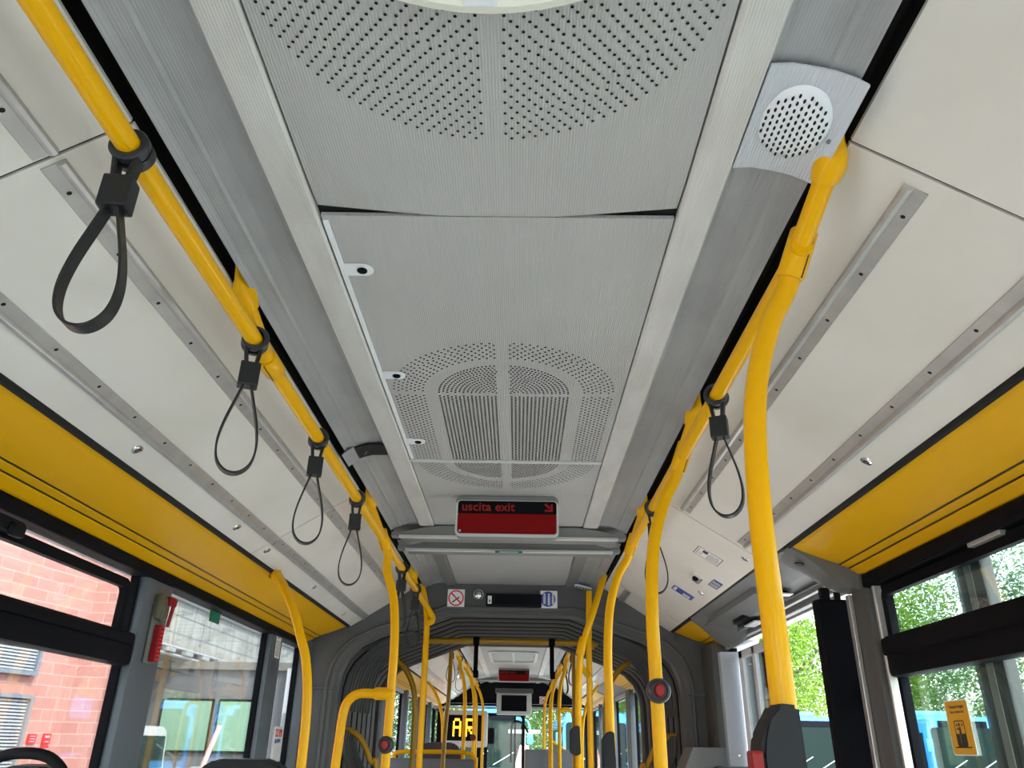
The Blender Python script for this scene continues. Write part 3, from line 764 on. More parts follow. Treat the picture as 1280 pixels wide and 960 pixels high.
clamp(pw, Vector((-.905, 3.06, 2.017))-Vector(pw.location), Vector((.06, -.1, -.05)), .05, .022)
bm = BM(); o = Vector(pw.location); lathe(bm, [(.026, -.012), (.030, .004), (.022, .02)], Vector((.3, -.5, -.6)), Vector((-.94, 3.12, 2.048))-o, 18); obj('ceiling_cup', bm, M['yellow'], pw, True)
# poles of the front car
fx = 0
for s, nm in ((-1, 'left'), (1, 'right')):
    for k, y in enumerate((7.6, 8.7, 9.8, 11.0)):
        lab = '%s curved yellow pole of the front car on the %s' % (('nearest', 'second', 'third', 'farthest')[k], nm)
        q = pole(lab, pcurve(s, y, .40 if k % 2 else .43), cl=0)
        if s < 0 and k == 1: stop_button(q, (-.40, y-.017, 1.50), 'distant stop button')
        if s > 0 and k == 0:
            oo = Vector(q.location); bm = BM(); tube(bm, [Vector(p)-oo for p in smooth_path([(.43, y, 1.72), (.47, y, 1.74), (.53, y, 1.73), (.555, y, 1.68), (.56, y, 1.5), (.56, y, .4)], 6)], TR, 14); obj('side_loop', bm, M['yellow'], q, True)
pole('brownish pole hanging at the left end of the bellows', [(-.50, 6.62, 2.15), (-.50, 6.61, 1.8), (-.52, 6.6, 1.3), (-.52, 6.6, .02)], 'yellow_dark')
pole('brownish pole hanging at the right end of the bellows', [(.50, 6.62, 2.15), (.50, 6.61, 1.8), (.50, 6.6, 1.3), (.50, 6.6, .02)], 'yellow_dark')
pole('distant yellow pole rising to the left cove of the front car', [(-.925, 9.0, 2.035), (-.85, 8.9, 1.95), (-.77, 8.8, 1.80), (-.73, 8.8, 1.6), (-.72, 8.8, 1.2), (-.72, 8.8, .02)])
pole('distant yellow pole rising to the right cove of the front car', [(.925, 9.0, 2.035), (.85, 8.9, 1.95), (.77, 8.8, 1.80), (.73, 8.8, 1.6), (.72, 8.8, 1.2), (.72, 8.8, .02)])

# ticket validators on poles: black pads
def validator(loc, label, w=.052, red=True):
    t = thing('ticket_validator', label, 'ticket validator', loc)
    bm = BM(); mt = basis((0, 0, 0), (1, 0, 0), (0, 0, 1))
    flatpoly(bm, mt, [(.020, .078), (-.006, .080), (-.018, .060), (-.030, .042), (-.034, .020), (-.034, -.16), (.0, -.19), (.024, -.17)], .060, -.030)
    bmesh.ops.bevel(bm, geom=bm.edges[:], offset=.005, segments=2, affect='EDGES'); obj('housing', bm, M['seatshell'], t, True)
    if red:
        bm = BM(); box(bm, (-.041, -.022, -.035), (.014, .030, .12), .004); plabel(obj('side_strip', bm, M['red'], t), 'red strip')
    return t
validator((.385, 1.082, 1.405), 'black ticket validator with red side on the nearest right pole')
validator((.390, 3.135, 1.435), 'small black ticket validator on the third curved right pole', red=False).scale = (.85, 1, .62)
validator((.338, 4.16, 1.485), 'small black ticket validator on the slanting pole by the bellows', red=False).scale = (.9, 1, .50)

# ------------------------------------------------------------------ hanging straps
def make_strap(label, loc, rz=0):
    t = thing('hanging_strap', label, 'hanging strap', loc, rz, 'hand straps on the handrails')
    bm = BM()                                    # collar round the rail (rail runs along y)
    for (a, b) in ((-.018, -.002), (.002, .018)):
        prof = [(TR+.0005, a), (.0255, a), (.028, a+.003), (.028, b-.003), (.0255, b), (TR+.0005, b)]
        lathe(bm, prof, (0, 1, 0), (0, 0, 0), 28)
    lathe(bm, [(.0235, -.003), (.0235, .003)], (0, 1, 0), (0, 0, 0), 28)
    obj('collar', bm, M['collar'], t, True)
    bm = BM()
    for sx in (-1, 1): box(bm, (sx*.012, -.004, -.040), (.008, .022, .042), .002, 1, Matrix.Rotation(sx*.14, 3, 'Y'))
    obj('fork', bm, M['strap'], t)
    bm = BM(); box(bm, (0, -.004, -.082), (.040, .030, .052), .003); obj('buckle', bm, M['strap'], t)
    bm = BM(); w = .0108; th = .0020
    pts = smooth_path([(-.006, 0, -.100), (-.016, 0, -.135), (-.031, 0, -.19), (-.037, 0, -.235), (-.031, 0, -.270), (-.012, 0, -.290), (.012, 0, -.290), (.031, 0, -.270), (.037, 0, -.235), (.031, 0, -.19), (.016, 0, -.135), (.006, 0, -.100)], 6)
    tw = 0
    L = []
    n = len(pts)
    for i, p in enumerate(pts):
        d = (pts[min(i+1, n-1)]-pts[max(i-1, 0)]).normalized(); nn = Vector((-d.z, 0, d.x))
        y = Vector((0, 1, 0)); c = p+Vector((0, -.004, 0))
        L.append([bm.verts.new(c+y*w+nn*th), bm.verts.new(c-y*w+nn*th), bm.verts.new(c-y*w-nn*th), bm.verts.new(c+y*w-nn*th)])
    for A, B in zip(L, L[1:]):
        for k in range(4): bm.faces.new((A[k], A[(k+1) % 4], B[(k+1) % 4], B[k]))
    obj('loop', bm, M['strap'], t, True)
    return t
st = make_strap('black hand strap nearest the camera, top left of the picture', (-RX, .85, RZ), math.radians(5))
for x, y, rz, lb in ((-RX, 1.42, 22, 'black hand strap on the left rail just before the first bracket clamp'),
                     (-RX, 1.99, 18, 'black hand strap between the first bracket and the flap, third on the left rail'),
                     (-RX, 2.56, 14, 'black hand strap, fourth on the left rail, just before the curved left pole'),
                     (-RX, 3.70, 40, 'black hand strap first behind the curved left pole'),
                     (-RX, 4.25, 30, 'small black hand strap last before the hooked end of the left rail'),
                     (RX, 1.67, -24, 'black hand strap hanging beside the thick near right pole'),
                     (RX, 2.62, -12, 'black hand strap half hidden behind the second right pole with the stop button'),
                     (-RX, 6.85, 0, 'distant black hand strap at the start of the left front rail'),
                     (-RX, 7.9, 0, 'distant black hand strap second on the left front rail'),
                     (RX, 6.95, 20, 'distant black hand strap at the start of the right front rail'),
                     (RX, 8.1, 40, 'distant black hand strap second on the right front rail')):
    q = dup(st, loc=(x, y, RZ), rz=math.radians(rz), label=lb)
    if y > 6: q.scale = (1, 1, 1)

# ------------------------------------------------------------------ bulkhead arch, bellows, hoops
def arch_pts(w, zc, n=10):
    """inner opening as seen from behind, from bottom left over the top to bottom right"""
    L = [(-w, .05), (-w, 1.3), (-w, 1.72)]
    L += [(-w+.012, 1.80), (-w+.05, 1.885), (-w+.12, 1.955), (-w+.22, 2.005)]
    L += [(-.37, zc)]
    return L+[(-x, z) for x, z in L[::-1]]
OUT = [(-1.22, .05), (-1.22, 1.3), (-1.22, 1.72), (-1.22, 1.80), (-1.20, 1.93), (-1.16, 1.965), (-.94, 2.06), (-.53, 2.315)]
OUT = OUT+[(-x, z) for x, z in OUT[::-1]]
def arch(y, name, w=1.0, zc=2.145, d=.11, m='greydark'):
    inn = arch_pts(w, zc); bm = BM()
    rows = []
    for (P_, yy) in ((OUT, y+d), (OUT, y), (inn, y), ([(x*.985, z-.012) for x, z in inn], y+.02), ([(x*.985, z-.012) for x, z in inn], y+d)):
        rows.append([bm.verts.new((x, yy, z)) for x, z in P_])
    for A, B in zip(rows, rows[1:]):
        for k in range(len(A)-1): bm.faces.new((A[k], A[k+1], B[k+1], B[k]))
    o = struct(obj(name, bm, M[m], smooth=True)); return o
arch(4.66, 'trim_30', 1.0, 2.142); 
arch(6.40, 'trim_31', 1.015, 2.158, .08)
# raised moulding rib on the near arch
inn = arch_pts(1.0, 2.142); bm = BM()
tube(bm, [Vector((x*1.035+(.0), 4.655, z+.02)) for x, z in inn], .012, 8); 
for s in (-1, 1): bx((s*.955-.006, 4.645, 1.99), (s*.955+.006, 4.665, 2.06), .002, bm)
for s in (-1, 1): bx((s*1.11-.11, 4.645, 1.70), (s*1.11+.11, 4.662, 1.712), .002, bm)
struct(obj('trim_32', bm, M['greydark'], smooth=True))

bel = thing('bellows', 'dark grey folded bellows joining the two halves of the bus', 'bellows', (0, 5.55, 0))
inn = arch_pts(1.04, 2.175)
def resample(P_, n):
    P_ = [Vector((x, 0, z)) for x, z in P_]; L = [0]
    for a, b in zip(P_, P_[1:]): L.append(L[-1]+(b-a).length)
    out = []
    for i in range(n):
        t_ = L[-1]*i/(n-1); k = 0
        while k < len(L)-2 and L[k+1] < t_: k += 1
        f = (t_-L[k])/(L[k+1]-L[k]); out.append(P_[k].lerp(P_[k+1], f))
    return out
R0_ = resample(inn, 70); bm = BM(); rows = []
nf = 9; sub = 8; LY = 6.41-4.77
def fold_row(yy, off):
    row = []
    for j, p in enumerate(R0_):
        a = R0_[max(j-1, 0)]; b = R0_[min(j+1, len(R0_)-1)]; d = (b-a).normalized(); nrm = Vector((-d.z, 0, d.x))
        row.append(Vector((p.x+nrm.x*off, yy-5.55, max(.02, p.z+nrm.z*off))))
    return row
for i in range(nf*sub+1):
    ph = (i % sub)/sub
    rows.append([bm.verts.new(v) for v in fold_row(4.77+LY*i/(nf*sub), .050*(1-math.sin(PI*ph)**.6)-.012)])
for A, B in zip(rows, rows[1:]):
    for k in range(len(A)-1): bm.faces.new((A[k], A[k+1], B[k+1], B[k]))
obj('folds', bm, M['bellow'], bel, True)
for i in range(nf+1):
    bm = BM(); tube(bm, fold_row(4.77+LY*i/nf-(.0 if i else -.01), .010), .017, 8); obj('seam_or_fold_shade', bm, M['void'], bel, True)  # black tubes paint in the shade of the recesses between folds
bm = BM()
for s in (-1, 1): # outer weather cover so that no daylight leaks in
    bx((s*1.17-.01, -.85, .0), (s*1.17+.01, .85, 2.1), 0, bm)
bx((-1.2, -.85, 2.33), (1.2, .85, 2.35), 0, bm)
bx((-1.2, -.85, 2.05), (-1.1, .85, 2.35), 0, bm); bx((1.1, -.85, 2.05), (1.2, .85, 2.35), 0, bm)
obj('outer_cover', bm, M['dark'], bel)
# bunched corner folds
for s in (-1, 1):
    bm = BM()
    for k in range(9):
        y = -.60+k*.05; w = .0+.008*k
        pts = smooth_path([(s*(.97-w), y, 1.60), (s*(.955-w), y, 1.74), (s*(.92-w), y, 1.86), (s*(.84-w), y, 1.955), (s*(.74-w), y, 2.01), (s*.60, y, 2.06)], 4)
        tube(bm, pts, .008, 6)
    obj('corner_folds', bm, M['bellow'], bel, True)
    bm = BM()
    for k in range(7):
        y = -.50+k*.07
        pts = smooth_path([(s*.99, y, 1.50), (s*(.985), y, 1.40), (s*.94, y, 1.30), (s*.87, y, 1.20), (s*.83, y, 1.0)], 4)
        tube(bm, pts, .010, 6)
    obj('lower_folds', bm, M['bellow'], bel, True)

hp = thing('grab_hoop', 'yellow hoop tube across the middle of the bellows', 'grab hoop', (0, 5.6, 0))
bm = BM(); tube(bm, [(-.60, 0, 2.082), (0, 0, 2.086), (.60, 0, 2.082)], .021, 16); obj('cross_tube', bm, M['yellow_dark'], hp, True)
bm = BM(); box(bm, (.535, 0, 2.082), (.09, .06, .075), .012); obj('bracket', bm, M['yellow_dark'], hp)
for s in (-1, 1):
    bm = BM(); tube(bm, smooth_path([(s*1.03, 0, 1.985), (s*.93, 0, 1.985), (s*.82, 0, 1.965), (s*.73, 0, 1.90), (s*.665, 0, 1.79), (s*.64, 0, 1.65), (s*.635, 0, 1.45), (s*.635, 0, 1.2), (s*.635, 0, .02)], 7), .018, 16); obj('side_tube', bm, M['yellow_dark'], hp, True)
    bm = BM(); tube(bm, smooth_path([(s*1.03, -.4, 1.50), (s*.97, -.4, 1.495), (s*.90, -.4, 1.44), (s*.84, -.4, 1.33), (s*.80, -.4, 1.22), (s*.80, -.4, .02)], 7), .017, 16); obj('lower_tube', bm, M['yellow_dark'], hp, True)
for s, lb in ((-1, 'thick black leather strap hanging from the left of the bellows hoop'), (1, 'thick black leather strap hanging from the right of the bellows hoop')):
    t = thing('hanging_strap', lb, 'hanging strap', (s*.262+.02, 5.6, 2.085), 0)
    bm = BM(); lathe(bm, [(.022, -.022), (.027, -.020), (.027, .020), (.022, .022)], (1, 0, 0), (0, 0, 0), 18); obj('sleeve', bm, M['rubber'], t, True)
    bm = BM(); box(bm, (0, 0, -.115), (.030, .012, .19), .004); box(bm, (.004, 0, -.215), (.036, .016, .05), .008); obj('band', bm, M['rubber'], t)

# things on the bulkhead
BY = 4.645
mtb = lambda x, z: basis((x, BY, z), (1, 0, 0), (0, 0, 1))
def pictogram_no_smoking(loc, label, sc=1, y=None):
    t = thing('no_smoking_sign', label, 'sign', loc); t.scale = (sc,)*3
    m0 = basis((0, 0, 0), (1, 0, 0), (0, 0, 1))
    bm = BM(); flat(bm, m0, -.050, -.050, .050, .050, .002); obj('sheet', bm, M['paper'], t)
    bm = BM(); ringpoly(bm, m0, circ(0, 0, .046, 32), circ(0, 0, .038, 32), .001, .002)
    flatpoly(bm, m0, [(-.033, .027), (-.027, .033), (.033, -.027), (.027, -.033)][::-1], .0012, .0022); obj('red_ring', bm, M['redprint'], t)
    bm = BM(); flatpoly(bm, m0, [(-.024, -.022), (-.019, -.028), (.022, .003), (.018, .009)], .0005, .0021)
    flatpoly(bm, m0, [(-.02, .016), (-.012, .022), (-.008, .014), (-.014, .006)], .0005, .0021); obj('cigarette', bm, M['ink'], t)
    return t
ns = pictogram_no_smoking((-.322, BY, 2.214), 'white square no smoking sign with red ring on the bulkhead')
t = thing('dome_light', 'small chrome dome lamp between the no smoking sign and the display', 'lamp', (-.190, BY, 2.235))
bm = BM(); lathe(bm, [(.030, 0), (.030, .006), (.026, .010)], (0, -1, 0), (0, 0, 0), 28); obj('base', bm, M['cream'], t, True)
bm = BM(); lathe(bm, [(.026, .006), (.025, .020), (.017, .030), (.007, .034), (0, .035)], (0, -1, -.15), (0, 0, -.004), 24); obj('lens', bm, M['chrome'], t, True)
t = thing('display_box', 'flat black display box on the bulkhead beside the passenger sign', 'display', (.02, BY, 2.203))
bm = BM(); box(bm, (0, -.012, 0), (.325, .026, .075), .004); obj('housing', bm, M['dark'], t)
bm = BM(); box(bm, (.02, -.0255, 0), (.26, .003, .052)); obj('screen', bm, M['screen'], t)
bm = BM(); box(bm, (-.142, -.026, 0), (.022, .003, .045)); plabel(obj('tab', bm, M['paper'], t), 'white tab with small mark')
bm = BM(); box(bm, (-.142, -.028, -.006), (.008, .001, .014)); obj('mark', bm, M['ink'], t)
t = thing('passenger_sign', 'white sign with blue disc of standing passengers on the bulkhead', 'sign', (.226, BY, 2.214))
m0 = basis((0, 0, 0), (1, 0, 0), (0, 0, 1)); bm = BM(); flat(bm, m0, -.050, -.050, .050, .050, .002); obj('sheet', bm, M['paper'], t)
bm = BM(); flatpoly(bm, m0, circ(-.005, .002, .044, 32), .001, .002); obj('blue_disc', bm, M['blueprint'], t)
bm = BM()
for x in (-.026, .0, .024):
    flatpoly(bm, m0, circ(x, .028, .006, 10), .0006, .003); flat(bm, m0, x-.006, -.034+abs(x)*.3, x-.001, .020, .0006, .003); flat(bm, m0, x+.001, -.034+abs(x)*.3, x+.006, .020, .0006, .003)
obj('figures', bm, M['paper'], t)
t = thing('louvre_grille', 'small pale slotted grille above the right side of the bulkhead', 'grille', (.425, 4.60, 2.285))
bm = BM(); box(bm, (0, 0, -.005), (.10, .06, .012), .003, 2, Matrix.Rotation(.25, 3, 'Y')); obj('plate', bm, M['whitespk'], t)
bm = BM()
for k in range(5): box(bm, (-.036+k*.018, -.002, -.0125-(k-2)*.0046), (.005, .045, .002), 0, 1, Matrix.Rotation(.25, 3, 'Y'))
obj('slots', bm, M['ink'], t)

# ------------------------------------------------------------------ hammer and stickers on the wall
t = thing('emergency_hammer', 'red emergency hammer in an olive holder on the first left pillar', 'emergency hammer', (-1.168, 2.655, 1.76))
t.scale = (.72, 1, 1)
bm = BM(); box(bm, (.018, -.005, .070), (.045, .060, .085), .014); box(bm, (.034, .004, .066), (.026, .040, .070), .010); obj('holder', bm, M['olive'], t, True)
bm = BM(); box(bm, (.008, -.003, -.018), (.012, .062, .18), .004); obj('back_plate', bm, M['greymid'], t)
bm = BM(); box(bm, (.030, .004, -.045), (.030, .034, .115), .004); obj('handle', bm, M['red'], t)
bm = BM(); tube(bm, [(.052, .022, .01), (.060, .024, .075), (.050, .026, .10)], .008, 10); box(bm, (.052, .024, .092), (.022, .05, .030), .006)
obj('head', bm, M['red'], t, True)
bm = BM()
for k in range(9): box(bm, (.046, .003, -.094+k*.0125), (.003, .024, .0055), .001)
obj('grip_ribs', bm, M['redprint'], t)
def wall_sticker(s, y, z, w, h, label, m, x=1.209):
    mt = basis((s*x, y, z), (0, -s*-1, 0), (0, 0, 1)) if s < 0 else basis((s*x, y, z), (0, -1, 0), (0, 0, 1))
    return sticker(label, mt, w, h, m)
t = thing('sticker', 'small green exit sticker on the second left window', 'sticker'); t.matrix_basis = basis((-1.2119, 3.29, 1.893), (0, 1, 0), (0, 0, 1))
bm = BM(); flat(bm, I4, -.058, -.024, .058, .034, .001); obj('sheet', bm, M['greenprint'], t)
bars(t, [(-.045, .006*k-.018, .045, .006*k-.0155) for k in range(8)], M['tealprint'])
t = thing('sticker', 'narrow black and white notice on the second left pillar', 'sticker'); t.matrix_basis = basis((-1.1705, 4.09, 1.885), (0, 1, 0), (0, 0, 1))
bm = BM(); flat(bm, I4, -.040, -.075, .040, .062, .001); obj('sheet', bm, M['paper'], t)
bars(t, [(-.040, .0, .040, .003), (-.040, .058, .040, .062), (-.02, .018, .0, .05), (.004, .025, .022, .048)]+[(-.030, -.065+.009*k, .030, -.0625+.009*k) for k in range(7)], M['ink'])
t = thing('sticker', 'orange sticker with black doorway pictogram on the near right window', 'sticker'); t.matrix_basis = basis((1.2115, 2.215, 1.495), (0, -1, 0), (0, 0, 1))
bm = BM(); flatpoly(bm, I4, rrect(-.058, -.068, .058, .066, .008), .0008); obj('sheet', bm, M['paper'], t)
bm = BM(); flatpoly(bm, I4, rrect(-.055, -.065, .055, .063, .007), .0005, .0008); obj('face', bm, M['ystick'], t)
text('Transportwagen', .0115, M['ink'], t, Matrix.Translation((0, .046, .0014)), ext=.0002, align='CENTER')
text('Stop in diesem Bus', .009, M['ink'], t, Matrix.Translation((0, .034, .0014)), ext=.0002, align='CENTER')
bm = BM(); ringpoly(bm, I4, rrect(-.026, -.045, .024, .016, .006), rrect(-.0235, -.043, .0215, .0135, .005), .0005, .0013)
flat(bm, I4, -.040, -.050, .040, -.047, .0005, .0013); flat(bm, I4, -.024, -.047, -.008, -.016, .0005, .0013); flat(bm, I4, .004, -.047, .022, -.016, .0005, .0013)
flat(bm, I4, -.006, -.047, .003, .0, .0005, .0013); flatpoly(bm, I4, circ(-.002, .006, .0045, 10), .0005, .0013); flat(bm, I4, -.018, -.006, -.004, -.003, .0005, .0013)
flat(bm, I4, -.016, .002, -.011, .008, .0005, .0013); flat(bm, I4, .010, .002, .015, .008, .0005, .0013)
obj('pictogram', bm, M['ink'], t)
t = thing('sticker', 'white notice with red and blue marks low on the third left window', 'sticker'); t.matrix_basis = basis((-1.2119, 4.46, 1.44), (0, 1, 0), (0, 0, 1))
bm = BM(); flat(bm, I4, -.07, -.12, .07, .06, .0008); obj('sheet', bm, M['paper'], t)
bars(t, [(-.06, .012, -.008, .048), (.004, .012, .058, .048)], M['redprint'], 'red_marks', .0008)
bars(t, [(-.058, -.020, -.03, .0), (-.022, -.018, .004, .002), (.01, -.016, .04, .002)], M['blueprint'], 'blue_marks', .0008)
bars(t, [(-.05, .02, -.04, .042), (-.03, .02, -.02, .042), (.02, .018, .034, .03)], M['paper'], 'white_marks', .0013)

# ------------------------------------------------------------------ seats
bm = BM(); bx((-1.20, 1.2, 0), (-.66, 4.55, .30), .02, bm); struct(obj('trim_40', bm, M['wallin']))
bm = BM(); bx((.66, 2.95, 0), (1.0, 4.0, .30), .02, bm)
def seat(loc, label, h=1.08, handle=True, w=.42, m='seatshell', rz=0):
    t = thing('bus_seat', label, 'seat', loc, rz)
    bm = BM(); prof = rrect(-w/2, .42, w/2, h, .11, 6)
    mt = basis((0, 0, 0), (1, 0, 0), (0, -.06, 1)); flatpoly(bm, mt, prof, .05, -.025)
    bmesh.ops.bevel(bm, geom=bm.edges[:], offset=.012, segments=2, affect='EDGES'); obj('backrest', bm, M[m], t, True)
    bm = BM(); box(bm, (0, .24, .42), (w, .42, .07), .025); obj('seat_cushion', bm, M['fabric'], t, True)
    bm = BM(); box(bm, (0, .2, .20), (.10, .25, .40), .02); obj('pedestal', bm, M['seatshell'], t)
    if handle:
        bm = BM(); a = w/2-.02
        tube(bm, smooth_path([(-a, -.10, h-.16), (-a+.005, -.10, h-.05), (-a+.05, -.10, h+.008), (0, -.10, h+.022), (a-.05, -.10, h+.008), (a-.005, -.10, h-.05), (a, -.10, h-.16)], 6), .012, 12); obj('handle', bm, M['dark'], t, True)
    return t
seat((-1.03, 1.97, .30), 'near left seat with arched black grab handle at the bottom corner', 1.075, True, .27)
seat((-.945, 3.20, .30), 'dark seat back below the second left window', 1.072, False, .38)
seat((.93, 3.50, .30), 'dark seat back at the foot of the open right door', 1.072, False, .36)
bm.free()
bm = BM(); bx((.72, 3.35, 0), (1.14, 3.95, .30), .02, bm); struct(obj('trim_41', bm, M['wallin']))
bm = BM(); bx((-1.2, 7.5, 0), (-.42, 8.8, .25), .02, bm); struct(obj('trim_42', bm, M['wallin']))
seat((-.66, 7.9, .25), 'distant seat with dark purple headrest in the front car', 1.20, False, .40, 'fabric')
t = thing('partition', 'low grey partition behind the purple headrest in the front car', 'partition', (-.70, 7.3, 0))
bm = BM(); box(bm, (0, 0, .66), (.78, .04, 1.32), .02); obj('panel', bm, M['greyshell'], t)
bm = BM(); tube(bm, smooth_path([(-.30, .0, 1.32), (-.28, 0, 1.36), (-.1, 0, 1.37), (.30, 0, 1.37), (.39, 0, 1.32), (.40, 0, 1.2), (.40, 0, .02)], 6), TR, 14); obj('top_tube', bm, M['yellow'], t, True)
t = thing('partition', 'low grey partition on the right of the front car', 'partition', (.45, 9.9, 0))
bm = BM(); box(bm, (0, 0, .70), (.62, .04, 1.40), .02); obj('panel', bm, M['greyshell'], t)
t = thing('side_console', 'grey console beside the arch on the right', 'console', (1.08, 4.50, 0))
bm = BM(); extr(bm, [(-.19, 0), (-.19, 1.30), (-.12, 1.44), (.12, 1.44), (.12, 0)], -.10, .13); obj('body', bm, M['greymid'], t)

# ------------------------------------------------------------------ front car
def fsheet(s, lab):
    t = thing('side_ceiling_panel', lab, 'ceiling panel', (s*.74, 9.5, slope(.74))); ox, oy, oz = t.location
    bm = BM(); sheet(bm, [(s*.546-ox, slope(.546)-oz), (s*.932-ox, slope(.932)-oz)], F0-oy, F1-oy, .006); obj('sheet', bm, M['panel'], t)
    D = Vector((s*.385, 0, -.245)).normalized(); N = NL if s < 0 else NR
    for xc in (.664, .848):
        c = Vector((s*xc-ox, 0, slope(xc)-oz)); bm = BM()
        extr(bm, [(p.x, p.z) for p in (c-D*.02+N*.001, c-D*.015+N*.01, c-D*.006+N*.008, c+D*.02+N*.004, c+D*.02+N*.001)], F0-oy, F1-oy); obj('rail', bm, M['rail'], t)
    for k in range(8):
        bm = BM(); c = Vector((s*.89-ox, F0+.5+k*.7-oy, slope(.89)-oz)); lathe(bm, [(.015, 0), (.012, .004), (0, .005)], N, c, 12); obj('screw', bm, M['chrome'], t)
fsheet(-1, 'distant white side ceiling panel on the left of the front car'); fsheet(1, 'distant white side ceiling panel on the right of the front car')
cove(-1, F0, F1, 'distant yellow cove panel on the left of the front car')
cove(1, F0, 8.3, 'nearer distant yellow cove panel on the right of the front car'); cove(1, 9.8, F1, 'farther distant yellow cove panel on the right of the front car')
t = thing('door_mechanism', 'distant grey door gear in the right cove of the front car', 'door mechanism', (1.05, 9.05, 1.98))
bm = BM(); extr(bm, [(-.115, .07), (.02, .02), (.16, -.03), (.16, .05), (0, .11)], -.75, .75); obj('base_plate', bm, M['greymid'], t)
y = F0
for k, (a, b) in enumerate(((F0, 7.9), (7.905, 9.2), (9.205, 10.9), (10.905, F1))):
    ceiling_plate('ceiling_panel', ('nearest', 'second', 'third', 'farthest')[k]+' centre ceiling panel of the front car', a, b)
t = thing('roof_hatch', 'pale rounded roof hatch outline in the front car ceiling before the exit sign', 'roof hatch', (0, 8.75, 2.298))
bm = BM(); m0 = basis((0, 0, 0), (1, 0, 0), (0, -1, 0)); ringpoly(bm, m0, rrect(-.26, -.55, .26, .55, .09), rrect(-.225, -.515, .225, .515, .07), .012)
flat(bm, m0, -.012, -.52, .012, .52, .008); obj('frame', bm, M['alu'], t)
t = dup(bpy.data.objects['roof_beam'], loc=(0, 11.3, 2.27), label='distant grey roof beam just before the monitor')
for s in (-1, 1):
    ys = [F0+.1, 7.7, 9.0, 10.3, 11.5, F1] if s < 0 else [F0+.1, 8.2, 8.35, 9.75, 9.9, 11.2, F1]
    for i, (a, b) in enumerate(zip(ys, ys[1:])):
        if b-a > .3: window(s, a+.06, b-.06)
        if i: pillar(s, a-.07, a+.07, 1.14)
bm = BM()
bx((-1.22, F1-.10, 2.0), (1.22, F1+.02, 2.42), 0, bm); struct(obj('wall_front', bm, M['dark']))
t = thing('monitor', 'grey framed monitor hanging in front of the driver bulkhead', 'monitor', (0, 11.85, 2.10))
bm = BM(); box(bm, (0, .05, -.13), (.50, .10, .29), .02); obj('housing', bm, M['beamlip'], t, True)
bm = BM(); box(bm, (0, -.004, -.12), (.36, .012, .21), .004); obj('screen', bm, M['screen'], t)
bm = BM(); box(bm, (0, .05, .045), (.54, .16, .06), .01); obj('bracket', bm, M['greydark'], t)
t = thing('led_display', 'grey framed display with glowing amber letters behind left poles', 'display', (-.66, 11.4, 1.63))
bm = BM(); box(bm, (0, .05, .0), (.62, .10, .46), .05); obj('housing', bm, M['beamlip'], t, True)
bm = BM(); box(bm, (0, -.002, .01), (.50, .012, .32), .004); obj('screen', bm, M['screen'], t)
GL = {'A': ['01110', '10001', '10001', '11111', '10001', '10001', '10001'], ' ': ['0']*7, '.': ['0', '0', '0', '0', '0', '1', '1'], 'R': ['11110', '10001', '10001', '11110', '10100', '10010', '10001'], 'I': ['1', '1', '1', '1', '1', '1', '1'], 'E': ['1111', '1000', '1000', '1110', '1000', '1000', '1111']}
cx = -.15
for ch in 'A.RI':
    g_ = GL[ch]; bm = BM()
    for r_, row in enumerate(g_):
        for c_, v in enumerate(row):
            if v == '1': box(bm, (cx+c_*.022, -.010, .11-r_*.032), (.019, .005, .026))
    cx += (len(g_[0])+.9)*.022
    obj('led_letter', bm, M['led'], t)
pictogram_no_smoking((.43, F1-.11, 2.06), 'small distant no smoking sign right of the monitor')
bm = BM(); tube(bm, [(-1.15, 11.9, 1.915), (1.15, 11.9, 1.915)], .016, 12); tag(obj('cross_tube', bm, M['rail'], None, True), 'distant pale crossbar below the monitor', 'crossbar')
# windscreen end: frames, glass, driver's cab partition
w = sempty('window_30'); bm = BM()
bx((-1.2, 13.35, 2.0), (1.2, 13.45, 2.3), .02, bm); bx((-1.2, 13.35, 0), (1.2, 13.45, .75), .02, bm)
for x in (-1.2, 1.12): bx((x, 13.35, 0), (x+.08, 13.45, 2.3), .01, bm)
bx((.0, 13.36, .7), (.03, 13.42, 2.0), .005, bm)
obj('frame', bm, M['rubber'], w); bm = BM(); bx((-1.15, 13.40, .75), (1.15, 13.405, 2.0), 0, bm); obj('pane', bm, M['glass'], w)
bm = BM(); bx((-1.27, F1+.02, 2.25), (1.27, 13.45, 2.30), 0, bm); struct(obj('ceiling', bm, M['dark']))
for s in (-1, 1):
    w = window(s, F1+.1, 13.35); 
    bm = BM(); a, b = sorted((s*1.2, s*1.27)); bx((a, F1, 0), (b, 13.45, .85), 0, bm); bx((a, F1, 1.9), (b, 13.45, 2.3), 0, bm); struct(obj('wall_'+('left' if s < 0 else 'right'), bm, M['dark']))
t = thing('cab_partition', 'black framed glass partition of the driver cab at the far end', 'partition', (-.12, 12.2, 0))
bm = BM(); 
for (a, b) in ((-.26, 1.87),): pass
m0 = basis((0, 0, 0), (1, 0, 0), (0, 0, 1)); ringpoly(bm, m0, rrect(-.30, .02, .28, 1.86, .05), rrect(-.255, .06, .235, 1.815, .04), .04, -.02); obj('frame', bm, M['dark'], t)
bm = BM(); bx((-.25, -.003, .06), (.23, .003, 1.80), 0, bm); obj('pane', bm, M['glass'], t)
bm = BM(); bx((-.48, -.02, .0), (-.33, .02, 1.88), .01, bm); bx((-.28, -.015, 1.45), (-.16, .015, 1.66), .01, bm); obj('side_post', bm, M['dark'], t)
t = thing('wing_mirror', 'black arched mirror frame seen through the far windscreen', 'mirror', (.06, 13.1, 1.2))
